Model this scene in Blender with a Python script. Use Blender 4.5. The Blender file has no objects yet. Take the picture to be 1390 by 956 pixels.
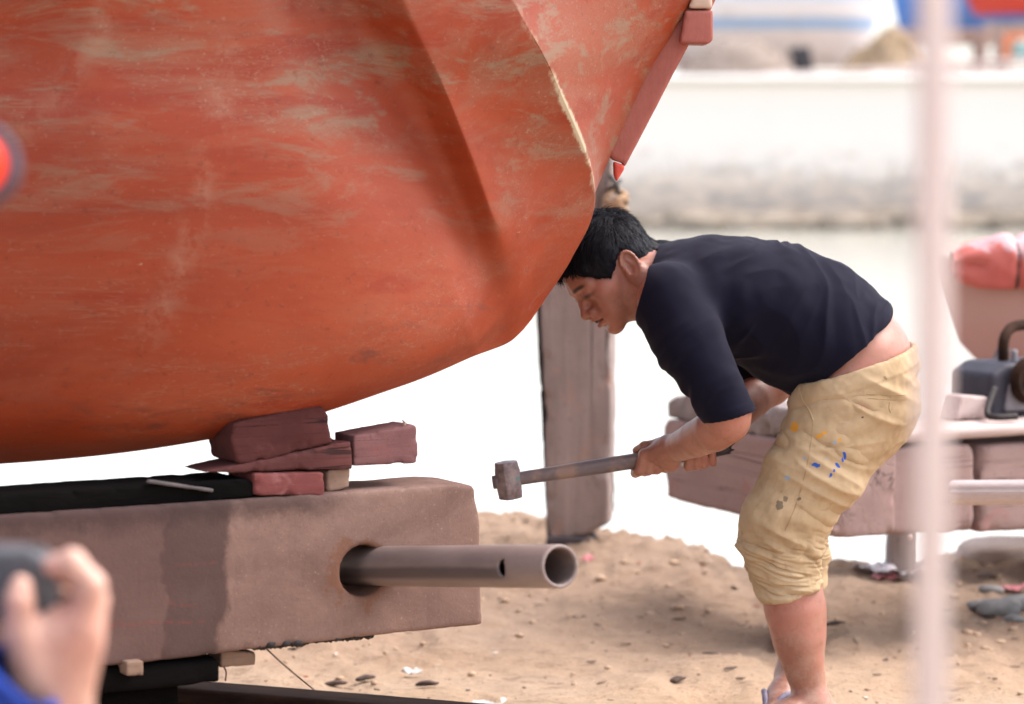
import bpy, bmesh, math, random
import numpy as np
from mathutils import Matrix, Vector

# ------------------------------------------------------------------ camera, world, sun, exposure
scene = bpy.context.scene
COL = scene.collection
CAMZ = 1.14
PITCH = math.radians(4.27)
FPX = 1390 * 100.0 / 36.0
cam_d = bpy.data.cameras.new('camera')
cam_d.lens = 100.0; cam_d.sensor_width = 36.0; cam_d.sensor_fit = 'HORIZONTAL'
cam_d.clip_start = 0.05; cam_d.clip_end = 3000
cam_d.dof.use_dof = True; cam_d.dof.focus_distance = 5.08; cam_d.dof.aperture_fstop = 3.4
cam = bpy.data.objects.new('camera', cam_d); COL.objects.link(cam)
cam.location = (0, 0, CAMZ); cam.rotation_euler = (math.pi / 2 - PITCH, 0, 0)
scene.camera = cam

SUN_EL, SUN_AZ = math.radians(56), math.radians(78)      # azimuth clockwise from +Y (away from the camera)
world = bpy.data.worlds.new('World'); scene.world = world; world.use_nodes = True
wn = world.node_tree.nodes; wl = world.node_tree.links
sky = wn.new('ShaderNodeTexSky'); sky.sky_type = 'NISHITA'; sky.sun_disc = False
sky.sun_elevation = SUN_EL; sky.sun_rotation = SUN_AZ
sky.air_density = 1.0; sky.dust_density = 2.0; sky.ozone_density = 0.6
hs = wn.new('ShaderNodeHueSaturation'); hs.inputs['Saturation'].default_value = 0.45   # thin overcast: the dome is nearly white
wl.new(sky.outputs['Color'], hs.inputs['Color'])
wl.new(hs.outputs['Color'], wn['Background'].inputs['Color'])
wn['Background'].inputs['Strength'].default_value = 0.148
sun_d = bpy.data.lights.new('sun', 'SUN'); sun_d.energy = 2.0; sun_d.angle = math.radians(48); sun_d.color = (1.0, 0.925, 0.885)
sun = bpy.data.objects.new('sun', sun_d); COL.objects.link(sun); sun.location = (6, -2, 9)
sd = Vector((math.sin(SUN_AZ) * math.cos(SUN_EL), math.cos(SUN_AZ) * math.cos(SUN_EL), math.sin(SUN_EL)))
sun.rotation_euler = (-sd).to_track_quat('-Z', 'Y').to_euler()
vs = scene.view_settings
vs.view_transform = 'Standard'; vs.look = 'None'; vs.exposure = 1.5; vs.gamma = 1.0; vs.use_curve_mapping = False
scene.render.engine = 'CYCLES'
scene.cycles.use_denoising = True
scene.cycles.max_bounces = 6; scene.cycles.diffuse_bounces = 2; scene.cycles.glossy_bounces = 2
scene.cycles.sample_clamp_indirect = 6
scene.cycles.use_adaptive_sampling = True; scene.cycles.adaptive_threshold = 0.02

random.seed(7); RNG = np.random.default_rng(7)

# ------------------------------------------------------------------ pixels of the photograph -> points of the place
def ray(px, py):
    a = (px - 695.0) / FPX; b = (478.0 - py) / FPX
    return np.array([a, math.cos(PITCH) + b * math.sin(PITCH), -math.sin(PITCH) + b * math.cos(PITCH)])
EYE = np.array([0, 0, CAMZ])
def P(px, py, Y):
    r = ray(px, py); return EYE + r * (Y / r[1])
def G(px, py, z=0.0):
    r = ray(px, py); return EYE + r * ((z - CAMZ) / r[2])
def ISECT(px, py, p0, n):
    r = ray(px, py); return EYE + r * (np.dot(p0 - EYE, n) / np.dot(r, n))

# ------------------------------------------------------------------ noise, meshes, signed distance volumes
def _hash(i, j, k, seed):
    h = (i * 374761393 + j * 668265263 + k * 2147483647 + seed * 974634777) & 0xffffffff
    h = ((h ^ (h >> 13)) * 1274126177) & 0xffffffff
    return ((h ^ (h >> 16)) & 0xffff) / 32767.5 - 1.0
def vnoise(p, freq, seed=0):
    """value noise, -1..1, p (..., 3); freq scalar or 3-vector"""
    q = np.asarray(p) * np.asarray(freq)
    i = np.floor(q).astype(np.int64); f = q - i; f = f * f * (3 - 2 * f)
    o = 0
    for a in (0, 1):
        for b in (0, 1):
            for c in (0, 1):
                w = (f[..., 0] if a else 1 - f[..., 0]) * (f[..., 1] if b else 1 - f[..., 1]) * (f[..., 2] if c else 1 - f[..., 2])
                o = o + w * _hash(i[..., 0] + a, i[..., 1] + b, i[..., 2] + c, seed)
    return o
def fbm(p, freq, seed=0, octv=3, gain=0.5):
    o = 0; a = 1.0
    for k in range(octv):
        o = o + a * vnoise(p, np.asarray(freq) * 2.03 ** k, seed + 17 * k); a *= gain
    return o

_E = [(0,1),(2,3),(4,5),(6,7),(0,2),(1,3),(4,6),(5,7),(0,4),(1,5),(2,6),(3,7)]
_C = np.array([[i & 1, (i >> 1) & 1, (i >> 2) & 1] for i in range(8)])
def surfnets(D, xs, ys, zs):
    ins = D < 0
    nx, ny, nz = D.shape
    cnt_any = np.zeros((nx-1, ny-1, nz-1), bool); cnt_all = np.ones((nx-1, ny-1, nz-1), bool)
    for c in _C:
        s = ins[c[0]:nx-1+c[0], c[1]:ny-1+c[1], c[2]:nz-1+c[2]]
        cnt_any |= s; cnt_all &= s
    act = cnt_any & ~cnt_all
    flat = np.flatnonzero(act); shp = act.shape
    I = np.stack(np.unravel_index(flat, shp), -1)
    cv = np.stack([D[I[:,0]+c[0], I[:,1]+c[1], I[:,2]+c[2]] for c in _C], -1).astype(np.float64)
    acc = np.zeros((len(I), 3)); n = np.zeros(len(I))
    for a, b in _E:
        da, db = cv[:, a], cv[:, b]
        m = (da < 0) != (db < 0)
        t = np.where(m, da / np.where(m, da - db, 1), 0)
        acc += np.where(m[:, None], _C[a] + t[:, None] * (_C[b] - _C[a]), 0); n += m
    f = acc / n[:, None]
    V = np.empty_like(f)
    for ax, g in enumerate((xs, ys, zs)):
        V[:, ax] = g[I[:, ax]] + f[:, ax] * (g[I[:, ax] + 1] - g[I[:, ax]])
    def vid(i, j, k): return np.searchsorted(flat, (i * shp[1] + j) * shp[2] + k)
    Q = []
    for ax in range(3):
        sl0 = [slice(None)] * 3; sl1 = [slice(None)] * 3
        sl0[ax] = slice(0, -1); sl1[ax] = slice(1, None)
        for o in range(3):
            if o != ax: sl0[o] = slice(1, -1); sl1[o] = slice(1, -1)
        A = ins[tuple(sl0)]; B = ins[tuple(sl1)]
        for (cond, flip) in ((A & ~B, False), (~A & B, True)):
            idx = np.stack(np.nonzero(cond), -1)
            if not len(idx): continue
            o1, o2 = (ax + 1) % 3, (ax + 2) % 3
            idx = idx.copy(); idx[:, o1] += 1; idx[:, o2] += 1
            q = []
            for (d1, d2) in ((-1, -1), (0, -1), (0, 0), (-1, 0)):
                k = idx.copy(); k[:, o1] += d1; k[:, o2] += d2
                q.append(vid(k[:, 0], k[:, 1], k[:, 2]))
            q = np.stack(q, -1)
            Q.append(q[:, ::-1] if flip else q)
    return V, np.concatenate(Q)
def vnormals(V, Q):
    n = np.cross(V[Q[:, 2]] - V[Q[:, 0]], V[Q[:, 3]] - V[Q[:, 1]])
    o = np.zeros_like(V)
    for c in range(4):
        for ax in range(3): o[:, ax] += np.bincount(Q[:, c], n[:, ax], len(V))
    return o / np.maximum(np.linalg.norm(o, axis=1, keepdims=True), 1e-12)
def relax(V, Q, it=2, lam=0.5):
    deg = np.bincount(Q.ravel(), minlength=len(V)) * 2.0
    for _ in range(it):
        s = np.zeros_like(V)
        for c in range(4):
            for d in ((c + 1) % 4, (c + 3) % 4):
                for ax in range(3): s[:, ax] += np.bincount(Q[:, c], V[Q[:, d], ax], len(V))
        V = V + lam * (s / np.maximum(deg, 1)[:, None] - V)
    return V
def add_mesh(name, V, F, mat, parent=None, M=None, smooth=True, attrs=None, world=True):
    """one mesh object; V in world coordinates unless M (its own 4x4) is given"""
    me = bpy.data.meshes.new(name)
    V = np.asarray(V, float)
    loc = np.zeros(3); pr_ = parent
    while pr_ is not None: loc = loc + np.array(pr_.location); pr_ = pr_.parent
    if M is None and parent is not None and world: V = V - loc
    if isinstance(F, np.ndarray) and F.ndim == 2:
        n, k = F.shape
        me.vertices.add(len(V)); me.vertices.foreach_set('co', V.astype(np.float32).ravel())
        me.loops.add(n * k); me.loops.foreach_set('vertex_index', F.astype(np.int32).ravel())
        me.polygons.add(n); me.polygons.foreach_set('loop_start', np.arange(0, n * k, k, dtype=np.int32))
        me.update(calc_edges=True)
    else:
        me.from_pydata([tuple(v) for v in V], [], [tuple(int(i) for i in f) for f in F]); me.update()
    me.polygons.foreach_set('use_smooth', [bool(smooth)] * len(me.polygons))
    for k, a in (attrs or {}).items():
        at = me.attributes.new(k, 'FLOAT', 'POINT'); at.data.foreach_set('value', np.asarray(a, np.float32))
    me.validate()
    ms = mat if isinstance(mat, (list, tuple)) else [mat]
    for m in ms: me.materials.append(m)
    o = bpy.data.objects.new(name, me); COL.objects.link(o)
    if parent is not None: o.parent = parent
    if M is not None:
        M = Matrix(M)
        if parent is not None: M = Matrix.Translation(-Vector(loc)) @ M
        o.matrix_local = M
    return o
def tag(o, label, cat, group=None, kind=None):
    if label: o['label'] = label
    if cat: o['category'] = cat
    if group: o['group'] = group
    if kind: o['kind'] = kind
    return o
def thing(name, loc, label, cat, group=None):
    e = bpy.data.objects.new(name, None); COL.objects.link(e); e.location = tuple(loc); e.empty_display_size = 0.1
    return tag(e, label, cat, group)

def smin(a, b, k):
    if k <= 0: return np.minimum(a, b)
    h = np.maximum(k - np.abs(a - b), 0) / k
    return np.minimum(a, b) - h * h * k * 0.25
class Vol:
    def __init__(s, xs, ys, zs):
        s.xs, s.ys, s.zs = [np.asarray(a, float) for a in (xs, ys, zs)]
        s.D = np.full((len(xs), len(ys), len(zs)), 0.5, np.float32)
    def _sl(s, lo, hi):
        r = []
        for g, a, b in zip((s.xs, s.ys, s.zs), lo, hi):
            r.append(slice(max(0, np.searchsorted(g, a) - 1), min(len(g), np.searchsorted(g, b) + 1)))
        return tuple(r)
    def add(s, fn, lo, hi, k=0.0, sub=False, pad=0.02):
        p = k + pad
        sl = s._sl(np.asarray(lo) - p, np.asarray(hi) + p)
        X = s.xs[sl[0]][:, None, None]; Y = s.ys[sl[1]][None, :, None]; Z = s.zs[sl[2]][None, None, :]
        d = fn(X, Y, Z)
        if sub: s.D[sl] = -smin(-s.D[sl], d, k)
        else: s.D[sl] = smin(s.D[sl], d, k)
    def seg(s, a, b, ra, rb, k=0.01, wa=None, wb=None, lat=None, sub=False):
        """rounded cone; wa/wb = half width along the lateral axis where it differs from ra/rb"""
        a = np.asarray(a, float); b = np.asarray(b, float); ab = b - a; L2 = max(ab @ ab, 1e-9)
        wa = ra if wa is None else wa; wb = rb if wb is None else wb
        lat = np.array([0, 1.0, 0]) if lat is None else lat
        def fn(X, Y, Z):
            x, y, z = X - a[0], Y - a[1], Z - a[2]
            t = np.clip((x * ab[0] + y * ab[1] + z * ab[2]) / L2, 0, 1)
            ox, oy, oz = x - t * ab[0], y - t * ab[1], z - t * ab[2]
            r = ra + t * (rb - ra)
            if wa == ra and wb == rb: return np.sqrt(ox * ox + oy * oy + oz * oz) - r
            w = wa + t * (wb - wa)
            l = ox * lat[0] + oy * lat[1] + oz * lat[2]
            q2 = np.maximum(ox * ox + oy * oy + oz * oz - l * l, 0)
            k0 = np.sqrt(q2 / r**2 + l * l / w**2); k1 = np.sqrt(q2 / r**4 + l * l / w**4)
            return k0 * (k0 - 1) / np.maximum(k1, 1e-6)
        R = max(ra, rb, wa, wb)
        s.add(fn, np.minimum(a, b) - R, np.maximum(a, b) + R, k, sub)
    def chain(s, pts, k=0.01, join=0.006, lat=None):
        """pts: (point, r[, w])"""
        for p, q in zip(pts[:-1], pts[1:]):
            s.seg(p[0], q[0], p[1], q[1], k if p is pts[0] else join, p[2] if len(p) > 2 else None, q[2] if len(q) > 2 else None, lat)
    def ell(s, c, R, r, k=0.01, sub=False):
        """ellipsoid, R rows = its axes"""
        c = np.asarray(c, float); R = np.asarray(R, float); r = np.asarray(r, float)
        def fn(X, Y, Z):
            x, y, z = X - c[0], Y - c[1], Z - c[2]
            q = [(x * R[i, 0] + y * R[i, 1] + z * R[i, 2]) for i in range(3)]
            k0 = np.sqrt(sum((q[i] / r[i])**2 for i in range(3))); k1 = np.sqrt(sum((q[i] / r[i]**2)**2 for i in range(3)))
            return k0 * (k0 - 1) / np.maximum(k1, 1e-6)
        e = np.sqrt(((R * r[:, None])**2).sum(0))
        s.add(fn, c - e, c + e, k, sub)
    def cut(s, p, n, k=0.0):
        """remove the side the normal points to"""
        X = s.xs[:, None, None]; Y = s.ys[None, :, None]; Z = s.zs[None, None, :]
        pl = ((X - p[0]) * n[0] + (Y - p[1]) * n[1] + (Z - p[2]) * n[2]).astype(np.float32)
        s.D = -smin(-s.D, -pl, k)
    def mesh(s, it=1):
        V, Q = surfnets(s.D, s.xs, s.ys, s.zs)
        if it: V = relax(V, Q, it)
        return V, Q

def sdpoly(poly, X, Z):
    poly = np.asarray(poly, float); n = len(poly)
    d = np.full(np.broadcast(X, Z).shape, 1e9); s = np.ones(d.shape)
    for i in range(n):
        a = poly[i]; b = poly[i - 1]; e = b - a
        wx, wz = X - a[0], Z - a[1]
        t = np.clip((wx * e[0] + wz * e[1]) / max(e @ e, 1e-12), 0, 1)
        d = np.minimum(d, (wx - e[0] * t)**2 + (wz - e[1] * t)**2)
        c1 = Z >= a[1]; c2 = Z < b[1]; c3 = e[0] * wz > e[1] * wx
        s = np.where((c1 & c2 & c3) | (~c1 & ~c2 & ~c3), -s, s)
    return s * np.sqrt(d)
def prism(name, poly, depth, O, ex, ey, mat, parent=None, res=0.006, rnd=0.006, rough=0.002, freq=25, chip=0.0, chipf=14, seed=0, hole=None, stretch=(0.25, 1, 1), it=1, extra=None, raw=False):
    """worn timber / stone / steel: a polygon in the local x-z plane pushed back by depth along ey, edges rounded, faces uneven"""
    poly = np.asarray(poly, float)
    if not raw: rough *= 0.30; freq *= 1.7; chip *= 0.6; chipf *= 1.9; rnd *= 0.55
    ex = np.asarray(ex, float); ey = np.asarray(ey, float); ez = np.cross(ex, ey)
    m = 3 * res + chip + rough
    g = [np.arange(lo - m, hi + m + res, res) for lo, hi in ((poly[:, 0].min(), poly[:, 0].max()), (0, depth), (poly[:, 1].min(), poly[:, 1].max()))]
    X, Z = np.meshgrid(g[0], g[2], indexing='ij')
    d2 = sdpoly(poly, X, Z)[:, None, :]; dy = (np.abs(g[1] - depth / 2) - depth / 2)[None, :, None]
    a, b = d2 + rnd, dy + rnd
    D = np.minimum(np.maximum(a, b), 0) + np.sqrt(np.maximum(a, 0)**2 + np.maximum(b, 0)**2) - rnd
    near = np.abs(D) < 4 * res + chip
    idx = np.nonzero(near)
    pts = np.stack([g[0][idx[0]], g[1][idx[1]], g[2][idx[2]]], -1)
    st = np.array(stretch)
    nz = rough * fbm(pts * st, freq, seed, 3)
    if chip > 0:
        # chips only on the arrises
        ed = np.maximum(np.abs(np.broadcast_to(a, D.shape)[idx]), np.abs(np.broadcast_to(b, D.shape)[idx]))
        c = np.maximum(0, fbm(pts, chipf, seed + 5, 3) - 0.15)
        nz = nz + chip * c * np.exp(-(ed / (chip * 2.5 + 0.006))**2) * 2
    D = D.copy(); D[idx] += nz
    if hole is not None:
        hx, hz, hr = hole
        hd = np.sqrt((X - hx)**2 + (Z - hz)**2)[:, None, :] - hr
        D = np.maximum(D, -hd)
    if extra is not None: D = extra(D, g)
    V, Q = surfnets(D, *g)
    if it: V = relax(V, Q, it)
    M = np.eye(4); M[:3, 0] = ex; M[:3, 1] = ey; M[:3, 2] = ez; M[:3, 3] = O
    return add_mesh(name, V, Q, mat, parent, M)

# ------------------------------------------------------------------ materials
def new_mat(name):
    m = bpy.data.materials.new(name); m.use_nodes = True
    return m, m.node_tree.nodes, m.node_tree.links, m.node_tree.nodes['Principled BSDF']
def ramp(n, stops, interp='LINEAR'):
    r = n.new('ShaderNodeValToRGB'); r.color_ramp.interpolation = interp
    e = r.color_ramp.elements
    while len(e) < len(stops): e.new(0.5)
    for x, (p, c) in zip(e, stops):
        x.position = p; x.color = (*c, 1) if len(c) == 3 else c
    return r
def coords(n, l, scale=(1, 1, 1), loc=(0, 0, 0), rot=(0, 0, 0)):
    t = n.new('ShaderNodeTexCoord'); mp = n.new('ShaderNodeMapping')
    mp.inputs['Scale'].default_value = scale; mp.inputs['Location'].default_value = loc; mp.inputs['Rotation'].default_value = rot
    l.new(t.outputs['Object'], mp.inputs['Vector']); return mp.outputs['Vector']
def noise(n, l, vec, scale, detail=6, rough=0.6, dist=0.0):
    t = n.new('ShaderNodeTexNoise'); t.inputs['Scale'].default_value = scale; t.inputs['Detail'].default_value = detail
    t.inputs['Roughness'].default_value = rough; t.inputs['Distortion'].default_value = dist
    l.new(vec, t.inputs['Vector']); return t.outputs['Fac']
def mixc(n, l, fac, a, b, mode='MIX'):
    m = n.new('ShaderNodeMix'); m.data_type = 'RGBA'; m.blend_type = mode
    if isinstance(fac, (int, float)): m.inputs[0].default_value = fac
    else: l.new(fac, m.inputs[0])
    for s, v in ((6, a), (7, b)):
        if isinstance(v, tuple): m.inputs[s].default_value = (*v, 1)
        else: l.new(v, m.inputs[s])
    return m.outputs[2]
def math_(n, l, op, a, b=None, c=None, clamp=False):
    m = n.new('ShaderNodeMath'); m.operation = op; m.use_clamp = clamp
    for i, v in enumerate((a, b, c)):
        if v is None: continue
        if isinstance(v, (int, float)): m.inputs[i].default_value = v
        else: l.new(v, m.inputs[i])
    return m.outputs[0]
def sstep(n, l, v, lo, hi):
    m = n.new('ShaderNodeMapRange'); m.interpolation_type = 'SMOOTHSTEP'
    l.new(v, m.inputs['Value']); m.inputs['From Min'].default_value = lo; m.inputs['From Max'].default_value = hi
    return m.outputs['Result']
def bump(n, l, b, h, strength=0.3, dist=0.01):
    x = n.new('ShaderNodeBump'); x.inputs['Strength'].default_value = strength; x.inputs['Distance'].default_value = dist
    l.new(h, x.inputs['Height']); l.new(x.outputs['Normal'], b.inputs['Normal']); return x
def attr(n, name):
    a = n.new('ShaderNodeAttribute'); a.attribute_name = name; return a.outputs['Fac']
def mottled(name, c1, c2, scale=12, rough=0.8, stretch=(1, 1, 1), c3=None, s3=40, t3=(0.55, 0.7), bs=0.4, bd=0.004, spec=0.3, grain=160, metal=0.0, dist=0.4):
    m, n, l, b = new_mat(name)
    v = coords(n, l, stretch)
    f = noise(n, l, v, scale, 8, 0.65, dist)
    col = ramp(n, [(0.32, c1), (0.68, c2)]); l.new(f, col.inputs['Fac']); col = col.outputs['Color']
    if c3 is not None:
        f3 = noise(n, l, v, s3, 5, 0.6, 0.6)
        col = mixc(n, l, sstep(n, l, f3, *t3), col, c3)
    g = noise(n, l, v, grain, 3, 0.7)
    col = mixc(n, l, 0.35, col, mixc(n, l, g, (0.25, 0.25, 0.25), (0.75, 0.75, 0.75)), 'OVERLAY')
    l.new(col, b.inputs['Base Color'])
    b.inputs['Roughness'].default_value = rough; b.inputs['Specular IOR Level'].default_value = spec; b.inputs['Metallic'].default_value = metal
    h = math_(n, l, 'ADD', math_(n, l, 'MULTIPLY', f, 0.6), math_(n, l, 'MULTIPLY', g, 0.4))
    bump(n, l, b, h, bs, bd)
    return m
def wood(name, c1, c2, dark, axis='x', scale=1.0, rough=0.85, crack=0.8, bs=0.5, bd=0.004, c3=None):
    """sawn or weathered timber: grain runs along the local axis, with thin dark splits"""
    m, n, l, b = new_mat(name)
    k = {'x': (0.06, 1, 1), 'z': (1, 1, 0.06)}[axis]; k2 = {'x': (0.02, 1, 1), 'z': (1, 1, 0.02)}[axis]
    f = noise(n, l, coords(n, l), 6 * scale, 6, 0.6, 0.5)
    g = noise(n, l, coords(n, l, k), 55 * scale, 5, 0.65, 0.35)
    col = ramp(n, [(0.28, c1), (0.72, c2)]); l.new(math_(n, l, 'ADD', math_(n, l, 'MULTIPLY', f, 0.55), math_(n, l, 'MULTIPLY', g, 0.45)), col.inputs['Fac'])
    c = col.outputs['Color']
    if c3 is not None: c = mixc(n, l, math_(n, l, 'MULTIPLY', sstep(n, l, noise(n, l, coords(n, l, (1, 1, 1), (3, 2, 1)), 11 * scale, 6, 0.7, 0.6), 0.54, 0.68), 0.7), c, c3)
    ck = noise(n, l, coords(n, l, k2, (1, 4, 2)), 42 * scale, 3, 0.5, 0.6)
    ckm = math_(n, l, 'MULTIPLY', sstep(n, l, math_(n, l, 'ABSOLUTE', math_(n, l, 'SUBTRACT', ck, 0.5)), 0.016, 0.004), sstep(n, l, f, 0.42, 0.58))
    c = mixc(n, l, math_(n, l, 'MULTIPLY', ckm, crack), c, dark)
    s_ = noise(n, l, coords(n, l), 130 * scale, 3, 0.7)
    c = mixc(n, l, math_(n, l, 'MULTIPLY', sstep(n, l, s_, 0.58, 0.72), 0.4), c, dark)
    l.new(c, b.inputs['Base Color']); b.inputs['Roughness'].default_value = rough; b.inputs['Specular IOR Level'].default_value = 0.2
    h = math_(n, l, 'SUBTRACT', math_(n, l, 'ADD', math_(n, l, 'MULTIPLY', g, 0.6), math_(n, l, 'MULTIPLY', s_, 0.25)), math_(n, l, 'MULTIPLY', ckm, 0.8))
    bump(n, l, b, h, bs, bd)
    return m
# ------------------------------------------------------------------ the setting: ground, water
def gaxis(parts):
    o = []
    for a, b, s in parts: o += list(np.arange(a, b, s))
    return np.array(o + [parts[-1][1]])
def shore_edge(x):
    e = np.interp(x, [-6, -1.2, -0.15, 0.05, 0.3, 0.52, 0.66, 0.9, 1.1, 1.6, 3, 8], [8.6, 8.3, 8.05, 8.0, 7.72, 7.45, 7.25, 7.35, 7.5, 8.0, 9.0, 9.6])
    return e
_fr = random.Random(5)
FOOT = [(_fr.uniform(-0.9, 1.5), _fr.uniform(4.7, 6.6), _fr.uniform(0, 6.28)) for _ in range(34)] + [(0.30 + 0.02 * k, 5.0 + 0.17 * k, 1.2 + 0.2 * (-1)**k) for k in range(6)]
def ground_h(x, y):
    p = np.stack([x, y, np.zeros_like(x)], -1)
    near = (np.abs(x) < 30) & (y < 40) & (y > -30)
    h = 0.022 * vnoise(p, 0.9, 3) + 0.010 * vnoise(p, 3.1, 4)
    fine = fbm(p * np.array([1, 0.7, 1]), 7, 5, 5, 0.62)
    h = h + 0.012 * fine
    # churned soil near the crest
    band = np.clip((y - 6.3) / 1.2, 0, 1)
    h = h + band * (0.024 * np.abs(fbm(p, 11, 9, 4, 0.62)) + 0.022 * vnoise(p, 2.3, 12) + 0.010 * np.maximum(0, vnoise(p, 6, 14)))
    dent = np.zeros(np.shape(x)); full_x, full_y = x, y; mk = (np.abs(x - 0.2) < 2.0) & (y > 4.3) & (y < 7.2)
    x, y = x[mk], y[mk]; dl = np.zeros(x.shape)
    for fx, fy, fa in FOOT:
        lx = (x - fx) * math.cos(fa) + (y - fy) * math.sin(fa); ly = -(x - fx) * math.sin(fa) + (y - fy) * math.cos(fa)
        q = (lx / 0.125)**2 + (ly / (0.046 + 0.012 * np.clip(lx / 0.1, -1, 1)))**2
        dl = dl - 0.013 * np.exp(-q**2) + 0.006 * np.exp(-((np.sqrt(q) - 1.22) / 0.16)**2)
    for dx0, sl in ((0.55, 0.35), (-0.1, 0.5)):
        dl = dl - 0.007 * np.exp(-((y - 5.55 - (x - dx0) * sl - 0.04 * np.sin(x * 5)) / 0.02)**2) * (np.abs(x - dx0) < 1.2)
    x, y = full_x, full_y; dent[mk] = dl; h = h + dent
    e = shore_edge(x) + 0.07 * vnoise(p, 5, 21) + 0.04 * vnoise(p, 17, 22)
    lip = 0.03 * np.exp(-((y - e + 0.25) / 0.35)**2) + 0.015 * np.exp(-(((x - 0.17) / 0.35)**2 + ((y - 7.75) / 0.45)**2)) + 0.02 * np.exp(-(((x + 0.15) / 0.3)**2 + ((y - 8.1) / 0.4)**2))
    t = np.clip((y - e) / 1.3, 0, 1)
    h = h + lip - 1.25 * (t * t * (3 - 2 * t))**0.7
    h = np.where(near, h, np.where(y < 8.6, 0.0, -1.25))
    h = np.where(y > 56.25, 2.2 + 0.05 * vnoise(p, 0.5, 30), h)
    return h
gx = gaxis([(-500, -40, 46), (-40, -4, 2.0), (-4, -1.5, 0.15), (-1.5, 2.2, 0.013), (2.2, 5, 0.15), (5, 40, 2.5), (40, 500, 46)])
gy = gaxis([(-300, -20, 40), (-20, 2, 2.0), (2, 4.4, 0.1), (4.4, 8.75, 0.013), (8.75, 11, 0.12), (11, 56, 3.0), (56.0, 56.6, 0.1), (56.6, 120, 3), (120, 900, 60)])
GX, GY = np.meshgrid(gx, gy, indexing='ij')
GZ = ground_h(GX, GY)
gv = np.stack([GX, GY, GZ], -1).reshape(-1, 3)
ni, nj = GX.shape
ii, jj = np.meshgrid(np.arange(ni - 1), np.arange(nj - 1), indexing='ij')
b0 = (ii * nj + jj).ravel()
gq = np.stack([b0, b0 + nj, b0 + nj + 1, b0 + 1], -1)
m, n, l, b = new_mat('sandy_soil')
v = coords(n, l)
vs_ = coords(n, l, (0.35, 1.4, 1))
f = noise(n, l, v, 1.6, 8, 0.6, 0.5)
col = ramp(n, [(0.30, (0.48, 0.315, 0.205)), (0.5, (0.65, 0.455, 0.305)), (0.72, (0.75, 0.56, 0.40))]); l.new(f, col.inputs['Fac'])
f2 = noise(n, l, vs_, 22, 8, 0.72, 0.8)
c2 = mixc(n, l, sstep(n, l, f2, 0.54, 0.70), col.outputs['Color'], (0.24, 0.155, 0.105))
f4 = noise(n, l, coords(n, l, (0.6, 1.2, 1)), 95, 5, 0.75)
c2 = mixc(n, l, sstep(n, l, f4, 0.57, 0.68), c2, (0.17, 0.11, 0.08))
f5 = noise(n, l, v, 46, 4, 0.7)
c2 = mixc(n, l, sstep(n, l, f5, 0.62, 0.70), c2, (0.70, 0.57, 0.44))
# greyer, darker churned earth towards the crest
sx = n.new('ShaderNodeSeparateXYZ'); l.new(v, sx.inputs[0])
fr = math_(n, l, 'MULTIPLY', sstep(n, l, math_(n, l, 'ADD', sx.outputs['Y'], math_(n, l, 'MULTIPLY', f, 1.6)), 6.3, 7.4), 0.62)
c2 = mixc(n, l, fr, c2, mixc(n, l, f2, (0.18, 0.115, 0.088), (0.46, 0.32, 0.245)))
l.new(c2, b.inputs['Base Color']); b.inputs['Roughness'].default_value = 0.95; b.inputs['Specular IOR Level'].default_value = 0.15
bump(n, l, b, math_(n, l, 'ADD', f2, math_(n, l, 'MULTIPLY', f4, 0.9)), 1.0, 0.016)
M_SOIL = m
tag(add_mesh('ground', gv, gq, M_SOIL), None, None, kind='structure')

m, n, l, b = new_mat('harbour_water')
v = coords(n, l, (1.0, 0.35, 1))
w1 = noise(n, l, v, 3.0, 5, 0.55, 0.3)
b.inputs['Base Color'].default_value = (0.46, 0.45, 0.39, 1); b.inputs['Roughness'].default_value = 0.12; b.inputs['IOR'].default_value = 1.333
bump(n, l, b, w1, 0.35, 0.03)
wx = gaxis([(-400, -20, 38), (-20, 20, 2.0), (20, 400, 38)]); wy = gaxis([(8.2, 56.05, 2.4)])
WX, WY = np.meshgrid(wx, wy, indexing='ij')
wv = np.stack([WX, WY, np.full_like(WX, -0.6)], -1).reshape(-1, 3)
ii, jj = np.meshgrid(np.arange(len(wx) - 1), np.arange(len(wy) - 1), indexing='ij'); b0 = (ii * len(wy) + jj).ravel()
tag(add_mesh('water', wv, np.stack([b0, b0 + len(wy), b0 + len(wy) + 1, b0 + 1], -1), m), None, None, kind='structure')

# loose clods and pebbles: nobody could count them
def lump(rad, seed, sub=1):
    bm = bmesh.new(); bmesh.ops.create_icosphere(bm, subdivisions=sub, radius=1.0)
    V = np.array([v.co for v in bm.verts]); F = np.array([[v.index for v in f.verts] for f in bm.faces]); bm.free()
    V = V * (1 + 0.28 * vnoise(V + seed * 3.7, 1.6, seed))[:, None]
    return V * rad, F
LV, LF = zip(*[lump(1.0, s) for s in range(6)])
cv, cf, off = [], [], 0
for i in range(2600):
    x = random.uniform(-1.3, 2.1); y = random.uniform(4.4, 8.3)
    if y > shore_edge(x) + 0.15: continue
    if y < 6.3 and random.random() < 0.6: continue
    r = (0.002 + 0.008 * random.random()**5) * (1.5 if y > 6.4 else 1.0)
    k = random.randrange(6); a = random.uniform(0, 6.28)
    s = np.array([r * random.uniform(0.8, 1.5), r * random.uniform(0.8, 1.4), r * random.uniform(0.35, 0.6)])
    q = LV[k] * s; q = np.stack([q[:, 0] * math.cos(a) - q[:, 1] * math.sin(a), q[:, 0] * math.sin(a) + q[:, 1] * math.cos(a), q[:, 2]], -1)
    z = float(ground_h(np.array([x]), np.array([y]))[0])
    cv.append(q + (x, y, z + s[2] * 0.35)); cf.append(LF[k] + off); off += len(q)
M_CLOD = mottled('soil_clods', (0.36, 0.24, 0.16), (0.56, 0.40, 0.275), 30, 0.95, bs=0.5, bd=0.003)
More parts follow.
